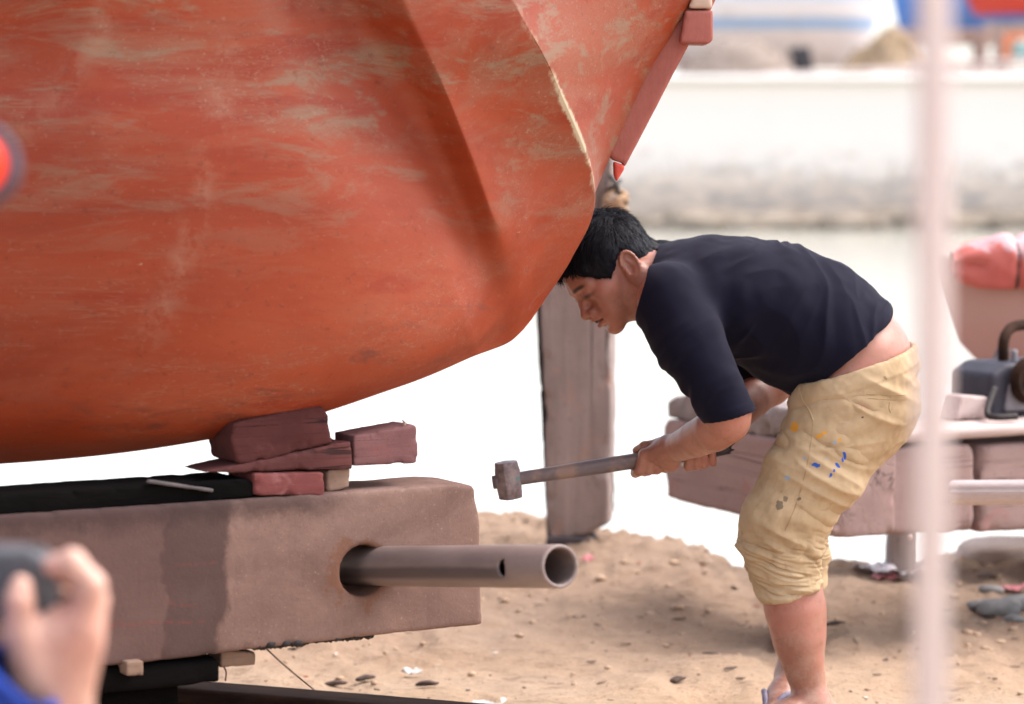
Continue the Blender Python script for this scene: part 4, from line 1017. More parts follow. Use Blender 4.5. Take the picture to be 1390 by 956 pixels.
tube('exhaust', [K2(1362, 520, 0.20) * [1, 1, 0] + [0, 0, ze + 0.11], K2(1362, 505, 0.20) * [1, 1, 0] + [0, 0, ze + 0.17], K2(1372, 505, 0.22) * [1, 1, 0] + [0, 0, ze + 0.20], K2(1395, 505, 0.24) * [1, 1, 0] + [0, 0, ze + 0.205]], 0.013, M_RAIL, None, None, 8, eng)
tube('hose', [K2(1350, 540, 0.11) * [1, 1, 0] + [0, 0, ze + 0.07], K2(1340, 560, 0.06) * [1, 1, 0] + [0, 0, ze + 0.02], K2(1352, 575, 0.03) * [1, 1, 0] + [0, 0, ze + 0.012], K2(1380, 580, 0.02) * [1, 1, 0] + [0, 0, ze + 0.012]], 0.008, M_TAR, None, None, 7, eng)
# faded boat behind and the bundle on it
zb0 = P(1390, 520, 7.5)[2]
M_FADE = stripe_mat('faded_pink_boat', [(0, (0.40, 0.235, 0.20)), (0.09, (0.56, 0.33, 0.28)), (0.20, (0.56, 0.36, 0.31))], 0.7)
fbx0, fbx1 = P(1268, 450, 7.5)[0], P(1268, 450, 7.5)[0] + 1.7
fb = boat_hull('faded_boat', fbx0, fbx1, 7.62, P(1390, 545, 7.5)[2], P(1390, 392, 7.5)[2], 0.62, M_FADE, 'faded pink boat hull behind the pale pole at the right', 'boat', flip=True, rake=0.05)
box_part('keel_prop', (fbx0 + 0.6, 7.50, -0.6), (fbx0 + 0.75, 7.72, P(1390, 535, 7.5)[2]), M_DKW, fb, 0.01)
box_part('keel_prop', (fbx0 + 1.25, 7.50, -0.6), (fbx0 + 1.40, 7.72, P(1390, 535, 7.5)[2]), M_DKW, fb, 0.01)
# bundle of red and pink tarpaulin tied with cord
m, n, l, b = new_mat('tarpaulin_red_pink')
v = coords(n, l); sx = n.new('ShaderNodeSeparateXYZ'); l.new(v, sx.inputs[0])
f = noise(n, l, v, 7, 5, 0.6, 0.5)
zz = math_(n, l, 'ADD', sx.outputs['Z'], math_(n, l, 'MULTIPLY', math_(n, l, 'SUBTRACT', f, 0.5), 0.10))
zz = math_(n, l, 'ADD', zz, math_(n, l, 'MULTIPLY', math_(n, l, 'SUBTRACT', noise(n, l, v, 13, 4, 0.6, 0.8), 0.5), 0.30))
c = mixc(n, l, sstep(n, l, zz, 0.085, 0.105), mixc(n, l, f, (0.55, 0.10, 0.09), (0.66, 0.22, 0.17)), mixc(n, l, f, (0.50, 0.22, 0.22), (0.66, 0.50, 0.53)))
l.new(c, b.inputs['Base Color']); b.inputs['Roughness'].default_value = 0.85
M_TARP = m
bx0 = P(1300, 385, 7.45); bl = thing('tarp_bundle', (bx0[0] + 0.3, 7.5, P(1390, 392, 7.5)[2]), 'red and pink tarpaulin bundle tied with cord on the faded boat', 'bundle')
nu, nv = 60, 28; V = []; F = []
for i in range(nu + 1):
    u = i / nu
    for j in range(nv):
        a_ = 2 * math.pi * j / nv
        V.append((u, math.cos(a_), math.sin(a_)))
V = np.array(V); env = (np.sin(np.pi * np.clip(V[:, 0] * 0.96 + 0.02, 0, 1))**0.35)
fold = 1 + 0.26 * fbm(V * np.array([4, 1.2, 1.2]), 1.5, 71, 4) + 0.16 * np.abs(vnoise(V * np.array([10, 2, 2]), 1.3, 75)) + 0.16 * vnoise(V * np.array([7, 1.6, 1.6]), 2.1, 77)
tie = 1 - 0.22 * (np.exp(-((V[:, 0] - 0.22) / 0.015)**2) + np.exp(-((V[:, 0] - 0.5) / 0.015)**2) + np.exp(-((V[:, 0] - 0.78) / 0.015)**2))
W = np.c_[bx0[0] - 0.01 + V[:, 0] * 0.75, 7.5 + V[:, 1] * 0.12 * env * fold * tie, bl.location.z + 0.066 + V[:, 2] * 0.085 * env * fold * tie]
W[:, 2] = np.maximum(W[:, 2], bl.location.z + 0.002)
for i in range(nu):
    for j in range(nv): F.append((i * nv + j, i * nv + (j + 1) % nv, (i + 1) * nv + (j + 1) % nv, (i + 1) * nv + j))
F.append(tuple(range(nv))); F.append(tuple(nu * nv + k for k in range(nv - 1, -1, -1)))
add_mesh('tarpaulin', W, F, M_TARP, bl)
for u in (0.22, 0.5, 0.78):
    k = int(u * nu); r_ = W[k * nv:(k + 1) * nv]; cc = r_.mean(0); pts = cc + (r_ - cc) * 1.03; pts = np.vstack([pts, pts[:1]])
    tube('cord', pts[::2], 0.004, M_ROPED, None, None, 6, bl)
tube('cord', [W[int(0.22 * nu) * nv + 20] + (0, -.006, .003), W[int(0.36 * nu) * nv + 16] + (0, -.01, .0), W[int(0.5 * nu) * nv + 19] + (0, -.006, 0), W[int(0.64 * nu) * nv + 15] + (0, -.01, 0), W[int(0.78 * nu) * nv + 19] + (0, -.006, 0)], 0.004, M_ROPED, None, None, 6, bl)
# odds and ends on the second cradle
O = K2(1296, 598, 0.10); O[2] = zt2 + 0.030
prism('timber_offcut', [(0, 0), (0.10, 0), (0.11, 0.05), (0.02, 0.06)], 0.07, O, kx2, ky2, M_BTOP, res=0.006, rnd=0.006, rough=0.004, chip=0.006, seed=93)
tag(bpy.context.scene.collection.objects[-1], 'pale timber offcut on the bleached plank, just left of the dark engine', 'timber')
lean = P(1352, 500, 7.1); foot_ = P(1330, 595, 6.95); foot_[2] = zt2 + 0.03
tube('prop_pole', [foot_, (foot_ + lean) / 2, lean, lean + (lean - foot_) * 0.5], 0.018, M_DKW, 'dark prop pole leaning against the faded boat at the right', 'pole', 8)
# low sack / sand and rubbish at the right
g0 = G(1375, 792, 0.0)
M_SACK = mottled('pale_sack', (0.40, 0.30, 0.26), (0.54, 0.43, 0.37), 8, 0.9, bs=0.7, bd=0.01)
rock('sand_sack', (g0[0] + 0.05, g0[1] + 0.22, 0.035), (0.17, 0.12, 0.055), M_SACK, 'slumped beige sack on the ground under the outer cross beam', 'sack', 21, amp=0.22)
M_RUB = mottled('grey_rubble', (0.10, 0.10, 0.10), (0.30, 0.28, 0.27), 14, 0.9, bs=0.8)
for i, (px, py, r, lab) in enumerate([(1358, 834, 0.035, 'largest grey rubble lump at the right edge'), (1382, 828, 0.03, 'grey rubble lump nearest the right edge'), (1332, 828, 0.024, 'small grey rubble lump just right of the pale pole'), (1345, 812, 0.02, 'little rubble lump behind the other grey lumps'), (1376, 842, 0.016, 'smallest rubble chip in front of the grey lumps')]):
    q = G(px, py, 0.0); rock('rubble_lump', (q[0], q[1], ground_z(q[0], q[1]) + r * 0.3), (r * 1.5, r * 1.2, r * 0.62), M_RUB, lab, 'rubble', 30 + i, 3, 'rubble at the right edge')
M_CLOTH = mottled('dirty_white_plastic', (0.55, 0.50, 0.52), (0.70, 0.66, 0.68), 14, 0.6, bs=0.6)
M_PINKC = mottled('pink_plastic', (0.62, 0.20, 0.22), (0.72, 0.30, 0.32), 14, 0.6, bs=0.5)
M_PAPER = mottled('white_paper', (0.44, 0.42, 0.40), (0.54, 0.52, 0.50), 18, 0.8, bs=0.2)
M_BARK = mottled('dark_bark', (0.05, 0.035, 0.03), (0.13, 0.085, 0.065), 30, 0.9, bs=0.7)
def scrap(name, px, py, L, W_, rot, mat, label, cat, seed, curl=0.012, th=0.0012):
    """crumpled sheet with thickness, lying on the ground"""
    q = G(px, py, 0.0); gz = ground_z(q[0], q[1])
    nu, nv = 14, 9; V = []
    for s in (1, -1):
        for i in range(nu):
            for j in range(nv):
                u, w = i / (nu - 1) - .5, j / (nv - 1) - .5
                pr = np.array([u * 3 + seed, w * 3, seed])
                x = u * L * (1 + 0.25 * vnoise(pr * 0.8, 1.0, seed)); y = w * W_ * (1 + 0.3 * vnoise(pr + 5, 1.0, seed + 1))
                z = curl * (0.35 + abs(fbm(pr, 1.0, seed + 2, 3))) + (th if s > 0 else 0) + 0.9 * curl * max(0, u) ** 1.5
                V.append((q[0] + x * math.cos(rot) - y * math.sin(rot), q[1] + x * math.sin(rot) + y * math.cos(rot), gz + 0.004 + z))
    F = []; o_ = nu * nv
    for i in range(nu - 1):
        for j in range(nv - 1):
            a = i * nv + j; F.append((a, a + nv, a + nv + 1, a + 1)); F.append((o_ + a, o_ + a + 1, o_ + a + nv + 1, o_ + a + nv))
    bd = [(i, 0) for i in range(nu)] + [(nu - 1, j) for j in range(1, nv)] + [(i, nv - 1) for i in range(nu - 2, -1, -1)] + [(0, j) for j in range(nv - 2, 0, -1)]
    for (a, c) in zip(bd, bd[1:] + bd[:1]):
        a = a[0] * nv + a[1]; c = c[0] * nv + c[1]; F.append((c, a, a + o_, c + o_))
    return tag(add_mesh(name, V, F, mat), label, cat)
scrap('plastic_sheet', 1212, 797, 0.14, 0.16, 0.4, M_CLOTH, 'crumpled dirty-white plastic sheet on the ground behind the worker', 'plastic', 41, 0.03)
scrap('plastic_scrap', 1204, 802, 0.06, 0.05, 0.2, M_PINKC, 'pink plastic scrap beside the dirty-white sheet', 'plastic', 43, 0.012)
scrap('plastic_scrap', 1375, 804, 0.07, 0.05, 0.1, M_PINKC, 'pink plastic scrap behind the rubble at the right edge', 'plastic', 44, 0.012)
scrap('paper_scrap', 655, 944, 0.085, 0.085, -0.15, M_PAPER, 'white torn paper scrap lying on the sand below the pipe', 'paper', 45, 0.008)
scrap('paper_scrap', 560, 917, 0.035, 0.03, 0.5, M_PAPER, 'small pale curled scrap on the sand below the near beam', 'paper', 47, 0.010)
scrap('plastic_scrap', 797, 793, 0.022, 0.03, 0.9, M_PINKC, 'tiny pink scrap on the earth just right of the pipe end', 'plastic', 48, 0.012)
for i, (px, py, L, rot, lab) in enumerate([(455, 927, 0.05, 0.1, 'dark wood chip on the sand nearest the rail'), (500, 926, 0.045, 0.5, 'dark wood chip between two pale scraps on the sand'), (578, 934, 0.05, -0.3, 'dark clump of bark left of the white paper'), (1135, 858, 0.05, 0.1, 'dark chip on the sand behind the worker\'s calf'), (930, 922, 0.04, 0.9, 'small dark curled chip on the open sand'), (1345, 800, 0.06, 0.3, 'dark stick lying at the rubble')]):
    q = G(px, py, 0.0); gz = ground_z(q[0], q[1]); d = np.array([math.cos(rot), math.sin(rot), 0.08]); e = np.array([-math.sin(rot), math.cos(rot), 0])
    prism('wood_chip', [(0, 0), (L, 0.002), (L * 1.05, 0.006), (L * 0.6, 0.012), (0.004, 0.009)], 0.018, np.array([q[0] - L / 2, q[1], gz + 0.001]), d / np.linalg.norm(d), e, M_BARK, res=0.0035, rnd=0.002, rough=0.003, freq=60, seed=80 + i, it=1)
    tag(bpy.context.scene.collection.objects[-1], lab, 'wood chip', 'wood chips on the sand')

# ------------------------------------------------------------------ close to the camera: pole, lamp
M_POLE = mottled('pale_pole_paint', (0.70, 0.62, 0.63), (0.80, 0.72, 0.73), 6, 0.5, (1, 1, 0.2), bs=0.2)
pt, pbm = P(1269, 0, 1.78), P(1263, 956, 1.78)
dirp = (pt - pbm) / np.linalg.norm(pt - pbm)
base = pbm - dirp * ((pbm[2] + 0.02) / dirp[2]); topp = base + dirp * 2.3
V, F = [], []; ns = 20
for k_, (s_, r) in enumerate([(0, 0.0001), (0, .0112), (2.29, .0106), (2.3, .009), (2.3, 0.0001)]):
    for i in range(ns): V.append(base + dirp * s_ + r * np.array([math.cos(2 * math.pi * i / ns), math.sin(2 * math.pi * i / ns), 0]))
for j in range(4):
    for i in range(ns): F.append((j * ns + i, j * ns + (i + 1) % ns, (j + 1) * ns + (i + 1) % ns, (j + 1) * ns + i))
pole = thing('pole', tuple(base), 'pale pinkish pole standing close to the camera, very blurred', 'pole')
add_mesh('shaft', V, F, M_POLE, pole)
V, F = [], []
for k_, (s_, r) in enumerate([(0.0, 0.0001), (0.0, .03), (0.015, .03), (0.022, .016), (0.022, 0.0001)]):
    for i in range(ns): V.append(base + np.array([0, 0, 0.015 + s_]) + r * np.array([math.cos(2 * math.pi * i / ns), math.sin(2 * math.pi * i / ns), 0]))
for j in range(4):
    for i in range(ns): F.append((j * ns + i, j * ns + (i + 1) % ns, (j + 1) * ns + (i + 1) % ns, (j + 1) * ns + i))
add_mesh('foot', V, F, M_POLE, pole)

M_REDL, n, l, b = new_mat('red_lamp_lens'); b.inputs['Base Color'].default_value = (0.85, 0.035, 0.012, 1); b.inputs['Roughness'].default_value = 0.25
b.inputs['Emission Color'].default_value = (1.0, 0.07, 0.02, 1); b.inputs['Emission Strength'].default_value = 0.35
M_BEZ = mottled('dark_bezel', (0.045, 0.04, 0.06), (0.08, 0.07, 0.10), 20, 0.5)
lc = P(-34, 222, 2.2); lamp = thing('red_lamp', (lc[0], lc[1], 0), 'round red lamp in a dark rim at the left edge, out of focus', 'lamp')
def lathe(name, c, axis, prof, mat, parent, ns=28):
    axis = np.array(axis, float); axis /= np.linalg.norm(axis); t = np.cross(axis, [0.01, 0, 1.0]); t /= np.linalg.norm(t); u = np.cross(axis, t); V, F = [], []
    for h_, r in prof:
        for i in range(ns): V.append(c + axis * h_ + r * (t * math.cos(2 * math.pi * i / ns) + u * math.sin(2 * math.pi * i / ns)))
    for j in range(len(prof) - 1):
        for i in range(ns): F.append((j * ns + i, j * ns + (i + 1) % ns, (j + 1) * ns + (i + 1) % ns, (j + 1) * ns + i))
    return add_mesh(name, V, F, mat, parent)
fw = (0.06, -1, 0.1)
lathe('lens', lc, fw, [(0.022, 0.0003), (0.020, 0.010), (0.012, 0.020), (0.0, 0.0245)], M_REDL, lamp)
lathe('rim', lc, fw, [(-0.002, 0.024), (0.006, 0.026), (0.008, 0.030), (0.003, 0.034), (-0.035, 0.032), (-0.05, 0.018), (-0.052, 0.0004)], M_BEZ, lamp)
lathe('stand', np.array([lc[0] - 0.02, lc[1] + 0.02, 0.0]), (0, 0, 1), [(0, 0.0003), (0, 0.05), (0.012, 0.05), (0.02, 0.008), (lc[2] - 0.02, 0.008), (lc[2] - 0.02, 0.0003)], M_BEZ, lamp, 14)

# shavings, chips and twigs trodden into the sand: nobody could count them
fv, ff, fo = [], [], 0
LCOL = []
for i in range(620):
    x = random.uniform(-1.2, 1.9); y = 4.5 + 3.3 * random.random()**0.8
    if y > shore_edge(x) - 0.1: continue
    L = 0.006 + 0.030 * random.random()**3; w = L * random.uniform(0.10, 0.45); a = random.uniform(0, 6.28); z = ground_z(x, y)
    d = np.array([math.cos(a), math.sin(a), random.uniform(-.12, .12)]); e = np.array([-math.sin(a), math.cos(a), random.uniform(-.2, .2)]); t = 0.0012 + 0.0015 * random.random()
    c0 = np.array([x, y, z + 0.002])
    q = [c0 - d * L / 2 - e * w * .3, c0 + d * L * .1 - e * w / 2, c0 + d * L / 2 + e * w * .1, c0 - d * L * .2 + e * w / 2]
    fv += q + [p_ + np.array([0, 0, t]) for p_ in q]
    ff += [(fo, fo + 3, fo + 2, fo + 1), (fo + 4, fo + 5, fo + 6, fo + 7)] + [(fo + k, fo + (k + 1) % 4, fo + 4 + (k + 1) % 4, fo + 4 + k) for k in range(4)]; fo += 8
    LCOL += [random.random()] * 8
m, n, l, b = new_mat('mixed_litter')
cr = ramp(n, [(0.0, (0.07, 0.05, 0.04)), (0.22, (0.19, 0.125, 0.085)), (0.5, (0.38, 0.28, 0.20)), (0.82, (0.58, 0.52, 0.46)), (0.93, (0.42, 0.12, 0.08)), (1.0, (0.25, 0.33, 0.38))], 'CONSTANT'); l.new(attr(n, 'tone'), cr.inputs['Fac'])
l.new(cr.outputs['Color'], b.inputs['Base Color']); b.inputs['Roughness'].default_value = 0.9
tag(add_mesh('shavings', fv, ff, m, smooth=False, attrs={'tone': LCOL}), 'wood shavings, paint flakes and twigs scattered over the sand', 'shavings', kind='stuff')
# ------------------------------------------------------------------ the worker
from mathutils.bvhtree import BVHTree
Y0 = 5.45
def J(px, py, dy=0.0): return P(px, py, Y0 + dy)
MM = 0.001
S1 = Y0 / FPX                                                   # metres per photo pixel at the worker
def xw_(px): return P(px, 480, Y0)[0]
def zw_(py): return P(900, py, Y0)[2]
def axis(parts):
    o = []
    for a, b_, s in parts: o.append(np.linspace(a, b_, max(2, int(round((b_ - a) / s)) + 1))[:-1])
    return np.concatenate(o + [[parts[-1][1]]])
CH = J(830, 458); HU = np.array([-0.65, 0, 0.76]); HU /= np.linalg.norm(HU); HF_ = np.array([-0.76, 0, -0.65]); HF_ /= np.linalg.norm(HF_); HW = np.array([0, -1.0, 0])
HYAW = math.radians(17); CH = CH - HF_ * 0.090                   # the head turns a little towards us
HF_, HW = HF_ * math.cos(HYAW) + HW * math.sin(HYAW), HW * math.cos(HYAW) - HF_ * math.sin(HYAW)
CH = CH + HF_ * 0.090
HR = np.stack([HU, HF_, HW])
def H(u, f, w=0.0): return CH + (HU * u + HF_ * f + HW * w) * MM
bxs = axis([(xw_(728), xw_(985), 0.0017), (xw_(985), xw_(1262), 0.004)])
bys = axis([(Y0 - 0.32, Y0 - 0.092, 0.0036), (Y0 - 0.092, Y0 + 0.092, 0.0018), (Y0 + 0.092, Y0 + 0.31, 0.004)])
bzs = axis([(-0.012, zw_(662), 0.0042), (zw_(662), zw_(585), 0.0019), (zw_(585), zw_(470), 0.0036), (zw_(470), zw_(278), 0.0017)])
B = Vol(bxs, bys, bzs)
# --- head
B.ell(H(133, -88), HR, np.array([74, 85, 73]) * MM, 0.0)
B.ell(H(80, -64), HR, np.array([72, 60, 61]) * MM, 0.024)
B.seg(H(26, -24, 10), H(52, -88, 46), .017, .016, 0.02); B.seg(H(26, -24, -10), H(52, -88, -46), .017, .016, 0.02)   # jaw
B.ell(H(13, -17), HR, np.array([15, 16, 20]) * MM, 0.014)                                                        # chin
for s in (1, -1):
    B.ell(H(80, -36, 43 * s), HR, np.array([20, 22, 17]) * MM, 0.022)                                            # cheek
    B.ell(H(45, -26, 27 * s), HR, np.array([22, 18, 20]) * MM, 0.022)
    B.seg(H(112, -5, 14 * s), H(110, -17, 42 * s), .0105, .0085, 0.014)                                          # brow
B.ell(H(126, -23), HR, np.array([30, 25, 44]) * MM, 0.02)                                                        # forehead
for s in (1, -1):
    B.ell(H(98, 8, 29 * s), HR, np.array([10, 13, 14]) * MM, 0.010, sub=True)                                    # socket
    B.ell(H(97, -11, 30 * s), HR, np.array([12.5, 13.0, 15]) * MM, 0.004)                                        # lids
B.seg(H(104, -6), H(86, 1), .0085, .0095, 0.014)                                                                  # nose
B.seg(H(86, 1), H(68, 12.5), .0095, .0105, 0.008)
B.ell(H(66, 12.5), HR, np.array([9.5, 9.5, 11.0]) * MM, 0.005)
for s in (1, -1):
    B.ell(H(63, 4, 13.5 * s), HR, np.array([8.5, 10, 8.0]) * MM, 0.005)
    B.ell(H(58.5, 9, 6.5 * s), HR, np.array([3.2, 4.2, 3.2]) * MM, 0.003, sub=True)
B.ell(H(48, -9), HR, np.array([17, 13, 26]) * MM, 0.014)                                                         # muzzle
B.seg(H(48.5, 1.0, -17), H(50, 5.0, 0), .0052, .0072, 0.006); B.seg(H(50, 5.0, 0), H(48.5, 1.0, 17), .0072, .0052, 0.004)
B.seg(H(35.5, -1.5, -15), H(34.5, 2.0, 0), .0058, .0080, 0.007); B.seg(H(34.5, 2.0, 0), H(35.5, -1.5, 15), .0080, .0058, 0.004)
B.seg(H(42.3, 9, 0), H(43.5, -3, 22), .0040, .0020, 0.003, sub=True); B.seg(H(42.3, 9, 0), H(43.5, -3, -22), .0040, .0020, 0.003, sub=True)
B.ell(H(26.5, 0.5), HR, np.array([4.0, 5.0, 15]) * MM, 0.008, sub=True)                                           # under the lip
# --- ears
for s in (1, -1):
    er = np.stack([HU * 0.965 + HF_ * -0.26, HF_ * 0.965 + HU * 0.26, HW]); er[2] = np.cross(er[0], er[1]) * (1 if np.dot(np.cross(er[0], er[1]), HW) > 0 else -1)
    tilt = 0.28
    e1 = er[1] * math.cos(tilt) - HW * s * math.sin(tilt) * 1.0; e2 = HW * s * math.cos(tilt) + er[1] * math.sin(tilt)
    ER = np.stack([er[0], e1, e2])
    B.ell(H(85, -95, 75 * s), ER, np.array([30.5, 17.5, 6.5]) * MM, 0.006)
    ec = H(89, -93, 76 * s) + e2 * 0.0060
    B.ell(ec, ER, np.array([24, 12.5, 6.2]) * MM, 0.003, sub=True)
    B.ell(H(64, -91, 77 * s), ER, np.array([10, 8, 5]) * MM, 0.004)                                             # lobe
    er_c = H(86, -95, 75 * s) + e2 * 0.0048
    rim = [er_c + er[0] * 0.0282 * math.sin(t_) + e1 * 0.0160 * math.cos(t_) for t_ in np.radians(np.arange(15, 262, 19))]
    for r0, r1 in zip(rim[:-1], rim[1:]): B.seg(r0, r1, .0029, .0029, 0.0025)
    B.ell(H(80, -90, 76 * s) + e2 * 0.005, ER, np.array([11, 8.5, 8.0]) * MM, 0.002, sub=True)
    a_ = H(101, -96, 76.0 * s); c_ = H(80, -101, 78.0 * s)
    B.seg(a_, c_, .0024, .0028, 0.003)                                                                          # antihelix
    B.ell(H(82, -82, 75 * s), ER, np.array([6, 3.4, 4.5]) * MM, 0.003)                                          # tragus
# --- neck and trunk (inside the shirt)
B.seg(H(72, -108), J(884, 388), .056, .060, 0.03, .055, .062)
B.seg(H(30, -75), J(872, 402), .030, .045, 0.03)
TR = [(J(893, 385), .062, .085), (J(930, 402), .100, .165), (J(997, 404), .104, .165), (J(1052, 418), .112, .155), (J(1095, 442), .120, .150), (J(1135, 466), .118, .150), (J(1160, 488), .108, .150), (J(1160, 528), .105, .150)]
B.chain(TR, 0.03, 0.004)
for dy in (-.09, .09): B.chain([(J(1160, 548, dy), .088), (J(1115, 622, dy * 1.05), .074), (J(1066, 724, dy * 1.1), .056)], 0.03, 0.01)
# --- near leg, far leg
nl = -.105; fl = .125
B.chain([(J(1060, 735, nl), .056), (J(1066, 775, nl), .054), (J(1077, 828, nl), .0545), (J(1084, 868, nl), .049), (J(1093, 912, nl), .0375), (J(1101, 945, nl), .0315, .029), (J(1104, 962, nl), .032, .029)], 0.02, 0.003)
B.ell(J(1100, 832, nl + .012), np.eye(3), np.array([.024, .030, .062]), 0.03)                                   # calf muscle
B.chain([(J(1072, 730, fl), .054), (J(1078, 790, fl), .050), (J(1083, 830, fl), .046), (J(1082, 870, fl), .040), (J(1080, 895, fl), .033), (J(1078, 915, fl), .031)], 0.02, 0.003)
def foot(ank, dirv, z0):
    d = np.array([dirv[0], dirv[1], 0]); d /= np.linalg.norm(d); t = np.array([-d[1], d[0], 0])
    def q(a, s, z): r = ank + d * a + t * s; r[2] = z; return r
    B.seg(ank, q(-.035, 0, z0 + .030), .032, .028, 0.02)
    B.seg(ank + d * 0.01, q(.06, 0, z0 + .040), .031, .030, 0.02)
    B.seg(q(-.03, 0, z0 + .024), q(.10, 0.004, z0 + .024), .024, .028, 0.02, .028, .038)
    B.seg(q(.06, 0, z0 + .036), q(.135, 0.004, z0 + .020), .030, .018, 0.02, .032, .042)
    for k, (s, L, r) in enumerate([(-.030, .185, .0115), (-.010, .186, .009), (.008, .180, .0085), (.023, .172, .008), (.036, .160, .0078)]):
        B.seg(q(.13, s * .85, z0 + .018), q(L, s, z0 + .010), r * 1.15, r, 0.004)
    return d, t
anN = J(1104, 958, nl); anF = J(1078, 917, fl)
NF = foot(anN, (-.86, -.50), 0.012); FF = foot(anF, (-.42, -.90), 0.012)
# --- arms
B.chain([(J(905, 408, -.165), .056), (J(940, 470, -.205), .052), (J(985, 556, -.235), .043)], 0.03, 0.01)
B.chain([(J(985, 553, -.235), .0425), (J(988, 572, -.228), .041), (J(970, 584, -.205), .040), (J(945, 596, -.155), .0345), (J(925, 605, -.110), .029), (J(908, 611, -.080), .0255, .022)], 0.02, 0.002)
B.chain([(J(915, 410, .165), .055), (J(985, 475, .215), .050), (J(1046, 520, .215), .042)], 0.03, 0.01)
B.chain([(J(1046, 520, .215), .040), (J(1022, 541, .165), .038), (J(995, 568, .100), .031), (J(972, 592, .055), .025)], 0.02, 0.002)
# --- handle line of the hammer (shared with the hammer below)
HA, HB = J(690, 652, -.075), J(991, 606.5, -.020)
HD = (HB - HA); HL = float(np.linalg.norm(HD)); HD /= HL
def hpt(px):                                                   # axis point under that photo column
    t = (P(px, 630, Y0 - .045)[0] - HA[0]) / HD[0]; return HA + HD * t
HRAD = 0.0135
h1v = np.array([0, -1.0, 0]); h1v -= HD * (h1v @ HD); h1v /= np.linalg.norm(h1v)        # towards the camera
h2v = np.cross(HD, h1v); h2v *= np.sign(h2v[2])                                          # up
def ring(px, deg, r, slide=0.0):                               # point round the handle: 0 = towards camera, 90 = up, 180 = far side
    a = math.radians(deg); return hpt(px) + HD * slide + (h1v * math.cos(a) + h2v * math.sin(a)) * r
# near hand: back of the hand towards us, fingers over the near side and under the handle
wr = J(908, 611, -.080)
B.seg(wr, ring(894, 20, .034), .0255, .022, 0.014)
B.seg(wr, ring(905, -15, .036), .022, .018, 0.014)
kn = [(873, 24, .0300, .0105), (884, 20, .0320, .0105), (895, 12, .0330, .0100), (905, 2, .0325, .0092)]
for i, (px, dg, rr, fr_) in enumerate(kn):
    k0 = ring(px, dg, rr)
    B.seg(wr + (k0 - wr) * 0.30, k0, .0165, fr_ * 1.18, 0.009)                           # metacarpals
    sl = -0.016 + 0.002 * i
    p1 = ring(px, -36 - 3 * i, HRAD + fr_ + .006, sl * 0.9); p2 = ring(px, -98, HRAD + fr_ * 0.95, sl * 1.1); p3 = ring(px, -170, HRAD + fr_ * 0.7, sl * 0.8)
    B.seg(k0, p1, fr_ * 1.08, fr_ * 0.96, 0.0025); B.seg(p1, p2, fr_ * 0.96, fr_ * 0.90, 0.0015); B.seg(p2, p3, fr_ * 0.90, fr_ * 0.75, 0.0015)
t0, t1_, t2_ = ring(897, 58, .030), ring(880, 84, HRAD + .011, -0.004), ring(872, 128, HRAD + .009, -0.006)
B.seg(wr + (t0 - wr) * 0.3, t0, .016, .0135, 0.012); B.seg(t0, t1_, .0130, .0108, 0.006); B.seg(t1_, t2_, .0108, .0088, 0.004)
# far hand: palm behind the handle, fingertips come round underneath
wf = J(972, 592, .055)
B.seg(wf, ring(950, 150, .026), .025, .020, 0.014); B.seg(wf, ring(960, 195, .028), .020, .017, 0.014)
for i, (px, fr_) in enumerate([(931, .0098), (941.5, .0102), (952, .0100), (964, .0088)]):
    k0 = ring(px, 172, .030)
    B.seg(wf + (k0 - wf) * 0.35, k0, .015, fr_ * 1.15, 0.012)
    p1 = ring(px, -124, HRAD + fr_ + .004); p2 = ring(px, -66, HRAD + fr_ + .003); p3 = ring(px, -14, HRAD + fr_ * 0.75, 0.001)
    B.seg(k0, p1, fr_ * 1.1, fr_, 0.003); B.seg(p1, p2, fr_, fr_ * 0.96, 0.002); B.seg(p2, p3, fr_ * 0.96, fr_ * 0.80, 0.002)
t0, t1_ = ring(945, 110, .026), ring(926, 70, HRAD + .010)
B.seg(wf + (t0 - wf) * 0.4, t0, .015, .0125, 0.01); B.seg(t0, t1_, .0120, .0095, 0.005)
V, Q = B.mesh(1)
hl = (V - CH) @ np.stack([HU, HF_, HW]).T * 1000.0             # head coordinates in mm
u_, f_, w_ = hl[:, 0], hl[:, 1], hl[:, 2]
inhead = (u_ > -5) & (u_ < 240) & (np.abs(w_) < 100) & (f_ > -190)
aw = np.abs(w_)
dark = np.zeros(len(V)); lip = np.zeros(len(V))
brow_d = np.sqrt(((u_ - (115.5 - 0.0035 * (aw - 26)**2)) / 4.2)**2 + ((aw - 29) / 19)**4)
dark = np.maximum(dark, 0.9 * np.exp(-brow_d**4) * (f_ > -30))
eye_d = 0.88 * np.sqrt(((u_ - 94.5 + 0.10 * np.abs(aw - 30)) / 4.4)**2 + ((aw - 31) / 15.5)**2)
dark = np.maximum(dark, 0.92 * np.exp(-eye_d**3) * (f_ > -30))
mouth = np.exp(-(((u_ - 43) / 1.8)**2 + (aw / 17)**6)) * (f_ > -10)
dark = np.maximum(dark, 0.55 * mouth)
lip = np.exp(-(((u_ - 43) / 9.5)**4 + (aw / 18)**4)) * (f_ > -9)
dark *= inhead; lip *= inhead

